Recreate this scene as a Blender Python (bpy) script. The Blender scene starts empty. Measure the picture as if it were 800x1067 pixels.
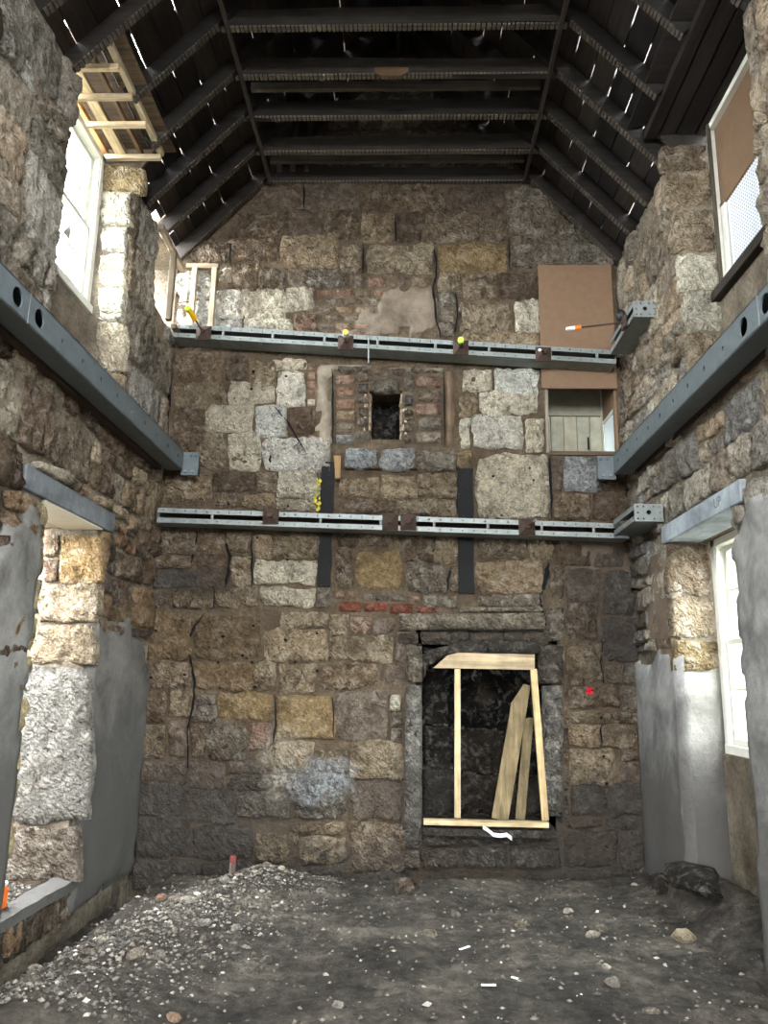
import bpy, bmesh, math, random
from mathutils import Vector, Matrix, noise

# ------------------------------------------------------------------ camera, sky, exposure
SC = bpy.context.scene
COL = SC.collection
F, CX, CY = 801.0, 400.0, 533.5            # focal length in pixels of the 800 x 1067 frame
VX, VY, ROLL = 425.0, 712.0, math.radians(1.0)
CAM = Vector((0, 0, 1.6))
_d = Vector((VX - CX, -(VY - CY), F))
_V = F * F / ((VY - CY) - (VX - CX) * math.tan(ROLL))
_u = Vector((_V * math.tan(ROLL), _V, F))
_Y = _d.normalized(); _Z = _u.normalized(); _X = _Y.cross(_Z)
if _X.x < 0: _X = -_X
R3 = Matrix((_X, _Y, _Z))                  # world = R3 @ (right, up, forward)
cam_data = bpy.data.cameras.new('camera')
cam_data.sensor_fit = 'HORIZONTAL'; cam_data.sensor_width = 36.0
cam_data.lens = 36.0 * F / 800.0
cam_data.clip_start = 0.05; cam_data.clip_end = 200
camera = bpy.data.objects.new('camera', cam_data)
COL.objects.link(camera)
_r, _up, _f = R3.col[0], R3.col[1], R3.col[2]
camera.matrix_world = Matrix(((_r.x, _up.x, -_f.x, CAM.x), (_r.y, _up.y, -_f.y, CAM.y), (_r.z, _up.z, -_f.z, CAM.z), (0, 0, 0, 1)))
SC.camera = camera

SKY = 42.0
world = bpy.data.worlds.new('overcast_sky'); SC.world = world
world.use_nodes = True
_bg = world.node_tree.nodes['Background']
_bg.inputs[0].default_value = (0.965, 0.985, 1.0, 1); _bg.inputs[1].default_value = SKY
SC.view_settings.view_transform = 'Standard'
SC.view_settings.look = 'None'
SC.view_settings.exposure = 0.75
SC.view_settings.gamma = 1.0
SC.view_settings.use_curve_mapping = False
SC.cycles.max_bounces = 10; SC.cycles.diffuse_bounces = 6; SC.cycles.transparent_max_bounces = 8
SC.cycles.use_denoising = True
SC.cycles.sample_clamp_indirect = 8.0

def portal(loc, normal, sx, sy):           # guides the sky light through an opening, gives no light itself
    l = bpy.data.lights.new('window_daylight', 'AREA'); l.shape = 'RECTANGLE'
    l.size = sx; l.size_y = sy; l.cycles.is_portal = True
    o = bpy.data.objects.new('window_daylight', l); COL.objects.link(o)
    o.location = loc
    o.rotation_euler = Vector(normal).to_track_quat('-Z', 'Y').to_euler()
    return o

# ------------------------------------------------------------------ geometry of the room
XL, XR, YB, YF = -2.46, 2.13, 7.33, -2.4
TH = 0.62                                   # wall thickness
XC = (XL + XR) / 2 - 0.01                   # ridge line
EAVE, COLLAR = 5.86, 6.86
def ray(px, py): return R3 @ Vector((px - CX, -(py - CY), F))
def onx(px, py, x): r = ray(px, py); return CAM + r * ((x - CAM.x) / r.x)
def ony(px, py, y): r = ray(px, py); return CAM + r * ((y - CAM.y) / r.y)
def onz(px, py, z): r = ray(px, py); return CAM + r * ((z - CAM.z) / r.z)

def srgb(c):
    return tuple((x / 12.92 if x <= .04045 else ((x + .055) / 1.055) ** 2.4) for x in c)

# ------------------------------------------------------------------ materials
class NT:
    def __init__(s, name):
        s.m = bpy.data.materials.new(name); s.m.use_nodes = True
        s.t = s.m.node_tree; s.n = s.t.nodes; s.bsdf = s.n['Principled BSDF']
    def add(s, kind, **kw):
        n = s.n.new(kind)
        for k, v in kw.items():
            if k in n.inputs: n.inputs[k].default_value = v
            else: setattr(n, k, v)
        return n
    def link(s, a, b): s.t.links.new(a, b)
    def pos(s):
        return s.add('ShaderNodeNewGeometry').outputs['Position']
    def noise(s, vec, scale, detail=6, rough=.6, dist=0.):
        n = s.add('ShaderNodeTexNoise'); n.inputs['Scale'].default_value = scale
        n.inputs['Detail'].default_value = detail; n.inputs['Roughness'].default_value = rough
        n.inputs['Distortion'].default_value = dist
        s.link(vec, n.inputs['Vector']); return n.outputs['Fac']
    def ramp(s, fac, stops):
        r = s.add('ShaderNodeValToRGB')
        e = r.color_ramp.elements
        while len(e) > 1: e.remove(e[-1])
        e[0].position = stops[0][0]; e[0].color = stops[0][1]
        for p, c in stops[1:]:
            k = e.new(p); k.color = c
        s.link(fac, r.inputs[0]); return r.outputs[0]
    def mix(s, a, b, fac, mode='MIX'):
        m = s.add('ShaderNodeMix', data_type='RGBA', blend_type=mode)
        for sock, v in ((m.inputs[6], a), (m.inputs[7], b)):
            if isinstance(v, tuple): sock.default_value = v
            else: s.link(v, sock)
        if isinstance(fac, (int, float)): m.inputs[0].default_value = fac
        else: s.link(fac, m.inputs[0])
        return m.outputs[2]
    def math(s, op, a, b=None):
        m = s.add('ShaderNodeMath', operation=op)
        for i, v in enumerate((a, b)):
            if v is None: continue
            if isinstance(v, (int, float)): m.inputs[i].default_value = v
            else: s.link(v, m.inputs[i])
        return m.outputs[0]
    def bump(s, h, strength, dist):
        b = s.add('ShaderNodeBump'); b.inputs['Strength'].default_value = strength
        b.inputs['Distance'].default_value = dist
        s.link(h, b.inputs['Height']); s.link(b.outputs[0], s.bsdf.inputs['Normal'])
    def base(s, c):
        if isinstance(c, tuple): s.bsdf.inputs['Base Color'].default_value = c
        else: s.link(c, s.bsdf.inputs['Base Color'])
    def rough(s, v, spec=.3):
        s.bsdf.inputs['Roughness'].default_value = v
        s.bsdf.inputs['Specular IOR Level'].default_value = spec
G4 = lambda v: (v, v, v, 1)

def stains(t, c, p):
    """soot and damp on the gable foot, a patch of old limewash, smoke over the hearth: blotches with ragged outlines of their own"""
    sx = t.add('ShaderNodeSeparateXYZ'); t.link(p, sx.inputs[0])
    nz = t.noise(p, 1.7, 7, .62, .6); ns = t.noise(p, 6.5, 6, .65)
    wob = t.math('ADD', t.math('MULTIPLY', t.math('SUBTRACT', nz, .5), 1.5), t.math('MULTIPLY', t.math('SUBTRACT', ns, .5), 1.3))
    gable = t.math('GREATER_THAN', sx.outputs[1], 6.9)
    def blob(x, z, rx, rz, lo=.8, hi=1.15):
        a = t.math('DIVIDE', t.math('SUBTRACT', sx.outputs[0], x), rx); b = t.math('DIVIDE', t.math('SUBTRACT', sx.outputs[2], z), rz)
        d = t.math('ADD', t.math('SQRT', t.math('ADD', t.math('MULTIPLY', a, a), t.math('MULTIPLY', b, b))), wob)
        return t.math('MULTIPLY', t.ramp(t.math('MULTIPLY', d, .5), [(lo / 2, G4(1)), (hi / 2, G4(0))]), gable)
    dapple = t.ramp(t.noise(p, 13., 8, .72, .8), [(.42, G4(1)), (.64, G4(.45))])
    soot = (.068, .060, .052, 1)
    for (x, z, rx, rz, f) in ((-1.75, .25, 1.25, .62, .72), (.05, .6, .45, .3, .5), (1.75, .25, .75, .62, .75), (.7, -.05, 1.6, .42, .8), (1.85, 2.3, .42, .75, .55), (.72, 1.98, .75, .18, .6), (-1.9, 2.52, .4, .14, .55)):
        c = t.mix(c, soot, t.math('MULTIPLY', t.math('MULTIPLY', blob(x, z, rx, rz), f), dapple))
    speck = t.ramp(t.noise(p, 21., 7, .7, .8), [(.42, G4(.15)), (.58, G4(1))])
    c = t.mix(c, srgb((.68, .71, .73)) + (1,), t.math('MULTIPLY', t.math('MULTIPLY', blob(-.80, .72, .40, .25, .6, 1.0), speck), .75))
    c = t.mix(c, srgb((.72, .69, .62)) + (1,), t.math('MULTIPLY', t.math('MULTIPLY', blob(-1.15, .95, .22, .45, .5, .9), speck), .6))
    return c
def mat_stone(name, tool=0.35, blotch=.75, bump=.9, cr=.8):
    t = NT(name); p = t.pos()
    oi = t.add('ShaderNodeObjectInfo')
    off = t.add('ShaderNodeVectorMath', operation='ADD')
    t.link(p, off.inputs[0]); cmb = t.add('ShaderNodeCombineXYZ')
    t.link(t.math('MULTIPLY', oi.outputs['Random'], 9.0), cmb.inputs[0]); t.link(cmb.outputs[0], off.inputs[1])
    q = off.outputs[0]
    n1 = t.noise(q, 5.5, 8, .68); n2 = t.noise(q, 22., 6, .7); n3 = t.noise(p, 2.3, 5, .6)
    c = t.mix(oi.outputs['Color'], t.ramp(n1, [(.28, G4(.5)), (.5, G4(.95)), (.74, G4(1.25))]), 1.0, 'MULTIPLY')
    c = t.mix(c, t.ramp(n2, [(.3, G4(.55)), (.62, G4(1.15))]), .75, 'MULTIPLY')
    n4 = t.noise(q, 75., 5, .75)
    c = t.mix(c, t.ramp(n4, [(.32, G4(.42)), (.5, G4(1.)), (.68, G4(1.4))]), .8, 'MULTIPLY')
    pit = t.add('ShaderNodeTexVoronoi', feature='F1'); pit.inputs['Scale'].default_value = 38.; pit.inputs['Randomness'].default_value = 1.; t.link(q, pit.inputs['Vector'])
    pm = t.math('MULTIPLY', t.ramp(pit.outputs['Distance'], [(.08, G4(1)), (.26, G4(0))]), t.ramp(n1, [(.5, G4(0)), (.6, G4(1))]))
    c = t.mix(c, srgb((.16, .13, .105)) + (1,), t.math('MULTIPLY', pm, .75))
    # lime bloom and earth stains, both with their own shapes
    lime = t.mix(oi.outputs['Color'], srgb((.86, .84, .79)) + (1,), .42)
    c = t.mix(c, lime, t.ramp(t.noise(q, 11., 8, .72, .6), [(.50, G4(0)), (.64, G4(blotch))]))
    crev = t.mix(oi.outputs['Color'], srgb((.36, .31, .26)) + (1,), 1., 'MULTIPLY')
    c = t.mix(c, crev, t.ramp(t.noise(q, 15., 8, .75, 1.2), [(.36, G4(cr)), (.46, G4(0))]))
    c = t.mix(c, srgb((.27, .22, .175)) + (1,), t.ramp(n3, [(.54, G4(0)), (.70, G4(.55))]))
    c = stains(t, c, p)
    t.base(c); t.rough(.93, .12)
    w = t.add('ShaderNodeTexWave', wave_type='BANDS', bands_direction='DIAGONAL')
    w.inputs['Scale'].default_value = 9.; w.inputs['Distortion'].default_value = 9.
    w.inputs['Detail'].default_value = 3; w.inputs['Detail Scale'].default_value = 2.2
    t.link(q, w.inputs['Vector'])
    v = t.add('ShaderNodeTexVoronoi', feature='F1'); v.inputs['Scale'].default_value = 17.
    t.link(q, v.inputs['Vector'])
    h = t.math('ADD', t.math('MULTIPLY', n1, 1.3), t.math('MULTIPLY', n2, .75))
    h = t.math('ADD', h, t.math('MULTIPLY', w.outputs['Fac'], tool))
    h = t.math('ADD', h, t.math('MULTIPLY', v.outputs['Distance'], .45))
    h = t.math('ADD', t.math('ADD', h, t.math('MULTIPLY', n4, .22)), t.math('MULTIPLY', pm, -.3))
    t.bump(h, 1.0, .085 * bump)
    return t.m

def mat_mortar(name, c0, c1, scale=3.):
    t = NT(name); p = t.pos()
    n1 = t.noise(p, scale, 8, .65); n2 = t.noise(p, 30., 6, .7)
    c = t.ramp(n1, [(.3, srgb(c0) + (1,)), (.7, srgb(c1) + (1,))])
    c = t.mix(c, t.ramp(n2, [(.3, G4(.5)), (.65, G4(1.2))]), .8, 'MULTIPLY')
    c = t.mix(c, srgb((.26, .20, .15)) + (1,), t.ramp(t.noise(p, 2.3, 5, .6), [(.54, G4(0)), (.70, G4(.6))]))
    c = stains(t, c, p)
    t.base(c); t.rough(.95, .1)
    t.bump(t.math('ADD', n1, t.math('MULTIPLY', n2, .9)), 1., .06)
    return t.m

def mat_render(name):
    t = NT(name); p = t.pos(); oi = t.add('ShaderNodeObjectInfo')
    n1 = t.noise(p, 2.6, 6, .6, .4); n2 = t.noise(p, 14., 8, .65); n3 = t.noise(p, 60., 4, .6)
    c = t.mix(oi.outputs['Color'], t.ramp(n1, [(.32, G4(.45)), (.52, G4(.95)), (.7, G4(1.3))]), 1., 'MULTIPLY')
    c = t.mix(c, t.ramp(n2, [(.3, G4(.7)), (.65, G4(1.15))]), .6, 'MULTIPLY')
    sx = t.add('ShaderNodeSeparateXYZ'); t.link(p, sx.inputs[0])
    nz = t.noise(p, 1.3, 7, .62, .8)
    lvl = t.math('ADD', sx.outputs[2], t.math('MULTIPLY', t.math('SUBTRACT', nz, .5), 2.6))
    c = t.mix(c, (.075, .072, .068, 1), t.math('MULTIPLY', t.ramp(t.math('MULTIPLY', lvl, .4), [(.32, G4(1)), (.68, G4(0))]), .92))
    t.base(c); t.rough(.9, .15)
    t.bump(t.math('ADD', t.math('MULTIPLY', n2, 1.), t.math('MULTIPLY', n3, .35)), .55, .03)
    return t.m

def mat_wood(name, contrast=.5, rough=.75, axis=2, bump=.35):
    t = NT(name); oi = t.add('ShaderNodeObjectInfo')
    tc = t.add('ShaderNodeTexCoord'); mp = t.add('ShaderNodeMapping')
    s = [26., 26., 26.]; s[axis] = 1.6
    mp.inputs['Scale'].default_value = s
    add = t.add('ShaderNodeVectorMath', operation='ADD'); cmb = t.add('ShaderNodeCombineXYZ')
    t.link(t.math('MULTIPLY', oi.outputs['Random'], 20.), cmb.inputs[0]); t.link(t.math('MULTIPLY', oi.outputs['Random'], 7.), cmb.inputs[2])
    t.link(tc.outputs['Object'], add.inputs[0]); t.link(cmb.outputs[0], add.inputs[1]); t.link(add.outputs[0], mp.inputs['Vector'])
    n1 = t.noise(mp.outputs[0], 1., 6, .62, .6)
    n2 = t.noise(add.outputs[0], 7., 4, .6)
    c = t.mix(oi.outputs['Color'], t.ramp(n1, [(.3, G4(1 - contrast)), (.7, G4(1 + contrast * .6))]), 1., 'MULTIPLY')
    c = t.mix(c, t.ramp(n2, [(.35, G4(.7)), (.65, G4(1.12))]), .7, 'MULTIPLY')
    t.base(c); t.rough(rough, .2); t.bump(n1, bump, .01)
    return t.m

def mat_metal(name, col, metallic, rough, wear=None, wearcol=(.5, .3, .2), scale=12.):
    t = NT(name); p = t.pos()
    n1 = t.noise(p, scale, 6, .65); n2 = t.noise(p, scale * 5, 4, .6)
    c = t.mix(srgb(col) + (1,), t.ramp(n1, [(.3, G4(.72)), (.7, G4(1.2))]), .8, 'MULTIPLY')
    if wear: c = t.mix(c, srgb(wearcol) + (1,), t.ramp(n2, [(wear, G4(0)), (wear + .1, G4(.8))]))
    t.base(c); t.bsdf.inputs['Metallic'].default_value = metallic
    t.rough(rough, .4 if name != 'bitumen_black' else .08); t.bump(n2, .12, .004)
    return t.m

def mat_flat(name, col, rough=.6, spec=.3, nz=.0):
    t = NT(name)
    if nz:
        c = t.mix(srgb(col) + (1,), t.ramp(t.noise(t.pos(), 14., 6, .65), [(.3, G4(1 - nz)), (.7, G4(1 + nz * .5))]), 1., 'MULTIPLY')
        t.base(c)
    else: t.base(srgb(col) + (1,))
    t.rough(rough, spec); return t.m

def mat_glass(name, gloss=.1, tint=(.9, .93, .92)):
    t = NT(name); t.n.remove(t.bsdf)
    tr = t.add('ShaderNodeBsdfTransparent'); tr.inputs[0].default_value = tint + (1,)
    gl = t.add('ShaderNodeBsdfGlossy'); gl.inputs['Roughness'].default_value = .05
    mx = t.add('ShaderNodeMixShader'); mx.inputs[0].default_value = gloss
    t.link(tr.outputs[0], mx.inputs[1]); t.link(gl.outputs[0], mx.inputs[2])
    t.link(mx.outputs[0], t.n['Material Output'].inputs[0]); return t.m

def mat_frosted(name):
    t = NT(name); t.n.remove(t.bsdf)
    tr = t.add('ShaderNodeBsdfTranslucent'); tr.inputs[0].default_value = (.25, .27, .27, 1)
    df = t.add('ShaderNodeBsdfDiffuse'); df.inputs[0].default_value = (.75, .77, .77, 1)
    mx = t.add('ShaderNodeMixShader'); mx.inputs[0].default_value = .3
    t.link(tr.outputs[0], mx.inputs[1]); t.link(df.outputs[0], mx.inputs[2])
    t.link(mx.outputs[0], t.n['Material Output'].inputs[0]); return t.m

M = {}
M['stone'] = mat_stone('sandstone'); M['rubble'] = mat_stone('rubble_stone', .12, .6, 1.0)
M['brick'] = mat_stone('brick_clay', .05, .3, .5); M['smooth'] = mat_stone('weathered_stone', .2, .3, .7, .35)
M['mortar'] = mat_mortar('earth_mortar', (.30, .255, .21), (.50, .445, .37))
M['mortar_side'] = mat_mortar('lime_mortar', (.42, .385, .335), (.64, .60, .53))
M['render'] = mat_render('cement_render')
M['wood'] = mat_wood('sawn_timber'); M['wood_x'] = mat_wood('sawn_timber_x', axis=0); M['wood_y'] = mat_wood('sawn_timber_y', axis=1)
M['steel'] = mat_metal('painted_steel', (.335, .37, .385), .0, .45)
M['galv'] = mat_metal('galvanised_steel', (.48, .505, .50), .3, .5, .62, (.36, .39, .39))
M['rust'] = mat_metal('rusty_steel', (.26, .205, .175), .2, .8, .5, (.19, .13, .105), 20.)
M['concrete'] = mat_render('cast_concrete')
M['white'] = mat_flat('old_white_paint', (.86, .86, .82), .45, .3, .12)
M['black'] = mat_metal('bitumen_black', (.085, .085, .09), .0, .55, .64, (.35, .33, .30), 9.)
M['hole'] = mat_flat('hole_dark', (.03, .03, .03), .9)
M['glass'] = mat_glass('window_glass'); M['frosted'] = mat_frosted('frosted_glass')
M['ply'] = mat_flat('hardboard', (.45, .36, .28), .6, .25, .12)
M['yellow'] = mat_flat('yellow_plastic', (.85, .66, .05), .4); M['lime'] = mat_flat('lime_plastic', (.68, .85, .2), .4)
M['orange'] = mat_flat('orange_plastic', (.95, .45, .1), .45); M['whiteplastic'] = mat_flat('white_plastic', (.88, .90, .92), .4)
M['red'] = mat_flat('red_plastic', (.75, .08, .14), .5); M['paintyellow'] = mat_flat('yellow_spray_paint', (.70, .66, .22), .8, .1, .3)
M['blackrubber'] = mat_flat('black_rubber', (.12, .12, .14), .5); M['bluetape'] = mat_flat('blue_tape', (.45, .62, .80), .5)

def mat_dirt():
    t = NT('trodden_earth'); p = t.pos()
    n1 = t.noise(p, 1.7, 9, .70, 0.); n2 = t.noise(p, 11., 8, .72); n3 = t.noise(p, 55., 6, .7)
    c = t.ramp(n1, [(.30, srgb((.18, .17, .158)) + (1,)), (.50, srgb((.31, .293, .27)) + (1,)), (.66, srgb((.48, .452, .412)) + (1,))])
    c = t.mix(c, t.ramp(n2, [(.34, G4(.42)), (.66, G4(1.35))]), .9, 'MULTIPLY')
    c = t.mix(c, srgb((.62, .60, .56)) + (1,), t.ramp(n3, [(.66, G4(0)), (.76, G4(.6))]))
    t.base(c); t.rough(.92, .2)
    t.bump(t.math('ADD', t.math('MULTIPLY', n2, 1.), t.math('MULTIPLY', n3, .5)), 1., .07)
    return t.m
M['dirt'] = mat_dirt()
def mat_gravel():
    t = NT('loose_gravel'); g = t.add('ShaderNodeNewGeometry')
    c = t.ramp(g.outputs['Random Per Island'], [(0., srgb((.22, .21, .20)) + (1,)), (.5, srgb((.38, .365, .34)) + (1,)), (.86, srgb((.50, .475, .44)) + (1,)), (.97, srgb((.62, .60, .56)) + (1,)), (1., srgb((.80, .78, .75)) + (1,))])
    c = t.mix(c, t.ramp(t.noise(g.outputs['Position'], 40., 5, .6), [(.3, G4(.7)), (.7, G4(1.15))]), .8, 'MULTIPLY')
    t.base(c); t.rough(.9, .2); return t.m
M['gravel'] = mat_gravel()

# ------------------------------------------------------------------ object helpers
def link(name, me, mat=None, parent=None, color=None):
    o = bpy.data.objects.new(name, me); COL.objects.link(o)
    if mat is not None and not me.materials: me.materials.append(mat)
    if parent: o.parent = parent
    if color: o.color = srgb(color) + (1,)
    return o
def tag(o, label=None, cat=None, group=None, kind='thing'):
    if label: o['label'] = label
    if cat: o['category'] = cat
    if group: o['group'] = group
    if kind: o['kind'] = kind
    return o
def empty(name, loc=(0, 0, 0)):
    o = bpy.data.objects.new(name, None); COL.objects.link(o); o.location = loc; o.empty_display_size = .1
    return o
def finish(bm, name, mat, parent=None, color=None, smooth=False, recalc=True):
    """one mesh object; its origin goes to the middle of its bounding box"""
    if recalc: bmesh.ops.recalc_face_normals(bm, faces=bm.faces)
    lo = Vector((1e9,) * 3); hi = -lo
    for v in bm.verts:
        for k in range(3):
            lo[k] = min(lo[k], v.co[k]); hi[k] = max(hi[k], v.co[k])
    c = (lo + hi) / 2
    base = parent.location if parent else Vector((0, 0, 0))
    if parent and parent.parent: base = base + parent.parent.location
    for v in bm.verts: v.co -= c
    me = bpy.data.meshes.new(name); bm.to_mesh(me); bm.free()
    if smooth:
        me.polygons.foreach_set('use_smooth', [True] * len(me.polygons))
    o = link(name, me, mat, parent, color); o.location = c - base
    return o
def box_into(bm, lo, hi, mtx=None):
    vs = [bm.verts.new((x, y, z)) for x in (lo[0], hi[0]) for y in (lo[1], hi[1]) for z in (lo[2], hi[2])]
    if mtx is not None:
        for v in vs: v.co = mtx @ v.co
    for f in ((0, 1, 3, 2), (4, 6, 7, 5), (0, 4, 5, 1), (2, 3, 7, 6), (0, 2, 6, 4), (1, 5, 7, 3)):
        bm.faces.new([vs[i] for i in f])
    return vs
def bevel_all(bm, w, seg=1):
    bmesh.ops.bevel(bm, geom=list(bm.edges), offset=w, segments=seg, affect='EDGES', clamp_overlap=True)
def box(name, lo, hi, mat, parent=None, color=None, bev=.004, mtx=None):
    bm = bmesh.new(); box_into(bm, lo, hi, mtx)
    if bev: bevel_all(bm, bev)
    return finish(bm, name, mat, parent, color)
def bar(name, a, b, w, h, mat, parent=None, color=None, bev=.003, up=(0, 0, 1), rough=0., seed=0):
    """a timber or bar from point a to point b, w wide, h deep along up"""
    a, b = Vector(a), Vector(b); d = b - a; L = d.length; d.normalize()
    s = d.cross(Vector(up)).normalized(); u = s.cross(d).normalized()
    n = max(1, int(L / .25)) if rough else 1
    bm = bmesh.new(); rings = []
    for i in range(n + 1):
        c = a + d * (L * i / n)
        q = []
        for k, (x, y) in enumerate(((-1, -1), (1, -1), (1, 1), (-1, 1))):
            p = c + s * (x * w / 2) + u * (y * h / 2)
            if rough: p += Vector((noise.noise(p * 2.3 + Vector((seed, k, 0))), noise.noise(p * 2.3 + Vector((0, seed, k))), noise.noise(p * 2.3 + Vector((k, 0, seed))))) * rough
            q.append(bm.verts.new(p))
        rings.append(q)
    for i in range(n):
        for k in range(4): bm.faces.new((rings[i][k], rings[i][(k + 1) % 4], rings[i + 1][(k + 1) % 4], rings[i + 1][k]))
    bm.faces.new(rings[0][::-1]); bm.faces.new(rings[-1])
    if bev and not rough: bevel_all(bm, bev)
    return finish(bm, name, mat, parent, color)
def tube_into(bm, a, b, r0, r1=None, seg=10, caps=True):
    r1 = r0 if r1 is None else r1
    a, b = Vector(a), Vector(b); d = (b - a).normalized()
    s = d.orthogonal().normalized(); u = d.cross(s)
    A = [bm.verts.new(a + (s * math.cos(t) + u * math.sin(t)) * r0) for t in [2 * math.pi * k / seg for k in range(seg)]]
    B = [bm.verts.new(b + (s * math.cos(t) + u * math.sin(t)) * r1) for t in [2 * math.pi * k / seg for k in range(seg)]]
    for k in range(seg): bm.faces.new((A[k], A[(k + 1) % seg], B[(k + 1) % seg], B[k]))
    if caps: bm.faces.new(A[::-1]); bm.faces.new(B)
def tube(name, a, b, r0, mat, parent=None, r1=None, seg=10, color=None):
    bm = bmesh.new(); tube_into(bm, a, b, r0, r1, seg)
    return finish(bm, name, mat, parent, color, smooth=False)
def plate_holes(name, O, U, V, N, w, h, th, holes, mat, parent=None, color=None):
    """flat plate w x h in the U,V plane from O, th thick against N, with round holes (u, v, r) cut right through"""
    O, U, V, N = Vector(O), Vector(U), Vector(V), Vector(N)
    bm = bmesh.new(); loops = [[(0, 0), (w, 0), (w, h), (0, h)]]
    for (a, b, r) in holes:
        k = 16 if r > .02 else 8
        loops.append([(a + r * math.cos(2 * math.pi * i / k), b + r * math.sin(2 * math.pi * i / k)) for i in range(k)])
    edges = []; vl = []
    for lp in loops:
        vs = [bm.verts.new(O + U * x + V * y) for x, y in lp]
        vl.append(vs)
        for i in range(len(vs)): edges.append(bm.edges.new((vs[i], vs[(i + 1) % len(vs)])))
    bmesh.ops.triangle_fill(bm, edges=edges, use_beauty=True, use_dissolve=False)
    front = list(bm.faces)
    mp = {}
    for v in list(bm.verts): mp[v] = bm.verts.new(v.co - N * th)
    for f in front: bm.faces.new([mp[v] for v in reversed(f.verts)])
    for vs in vl:
        for i in range(len(vs)):
            a, b = vs[i], vs[(i + 1) % len(vs)]
            bm.faces.new((a, b, mp[b], mp[a]))
    return finish(bm, name, mat, parent, color)

class Plane:
    def __init__(s, O, U, V, N):
        s.O, s.U, s.V, s.N = Vector(O), Vector(U), Vector(V), Vector(N)
        s.flip = s.U.cross(s.V).dot(s.N) < 0
    def __call__(s, u, v, w=0.): return s.O + s.U * u + s.V * v + s.N * w
    def uv(s, p): q = Vector(p) - s.O; return (q.dot(s.U), q.dot(s.V))
PB = Plane((0, YB, 0), (1, 0, 0), (0, 0, 1), (0, -1, 0))
PL = Plane((XL, 0, 0), (0, 1, 0), (0, 0, 1), (1, 0, 0))
PR = Plane((XR, 0, 0), (0, 1, 0), (0, 0, 1), (-1, 0, 0))

def n3(p, s, seed): return noise.noise(Vector(p) * s + Vector((seed * 3.17, seed * 1.31, seed * 2.77)))
def stone_into(bm, P, quad, proud, rough, seed, fine=.024, corner=.10, edge=.020, back=.05):
    """a dressed or rubble block: a pillowed, chipped face on plane P inside the four (u, v) corners (bl, br, tr, tl)"""
    q = [Vector((a[0], a[1], 0)) for a in quad]
    wu = ((q[1] - q[0]).length + (q[2] - q[3]).length) / 2; wv = ((q[3] - q[0]).length + (q[2] - q[1]).length) / 2
    nu = max(4, min(22, int(wu / fine))); nv = max(4, min(18, int(wv / fine)))
    def lines(n, w):
        e = min(.3, .010 / max(w, .03) * 2)
        return [-1, -1 + e] + [-1 + e + (2 - 2 * e) * k / (n - 1) for k in range(1, n - 1)] + [1 - e, 1]
    A, B = lines(nu, wu), lines(nv, wv)
    tilt = (random.Random(seed).uniform(-1, 1) * .35, random.Random(seed + .5).uniform(-1, 1) * .35)
    grid = []
    es = min(1., min(wu, wv) / .2)
    for j, b in enumerate(B):
        row = []
        for i, a in enumerate(A):
            a2 = a * math.sqrt(max(0., 1 - corner * b * b)); b2 = b * math.sqrt(max(0., 1 - corner * a * a))
            s, t = (a2 + 1) / 2, (b2 + 1) / 2
            p = q[0] * (1 - s) * (1 - t) + q[1] * s * (1 - t) + q[2] * s * t + q[3] * (1 - s) * t
            p += Vector((n3(p, 5., seed), n3(p, 5., seed + 40), 0)) * edge * 1.6 * es + Vector((n3(p, 17., seed), n3(p, 17., seed + 7), 0)) * edge * .6 * es
            border = i in (0, len(A) - 1) or j in (0, len(B) - 1)
            m = max(abs(a), abs(b))
            w = -back if border else proud * (1 - .35 * m ** 3 + tilt[0] * a * .5 + tilt[1] * b * .5) + rough * (n3(p, 5., seed + 3) + .8 * (.5 - 2 * abs(n3(p, 9., seed + 9))) + .55 * n3(p, 19., seed + 5) + .45 * (.3 - abs(n3(p, 31., seed + 2))))
            row.append(bm.verts.new(P(p.x, p.y, w)))
        grid.append(row)
    for j in range(len(B) - 1):
        for i in range(len(A) - 1):
            f = [grid[j][i], grid[j][i + 1], grid[j + 1][i + 1], grid[j + 1][i]]
            bm.faces.new(f[::-1] if P.flip else f)
def stone(name, P, quad, parent, color, mat='stone', proud=.03, rough=.016, seed=1., **kw):
    bm = bmesh.new(); stone_into(bm, P, quad, proud, rough, seed, **kw)
    return finish(bm, name, M[mat], parent, color, smooth=True, recalc=False)

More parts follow.
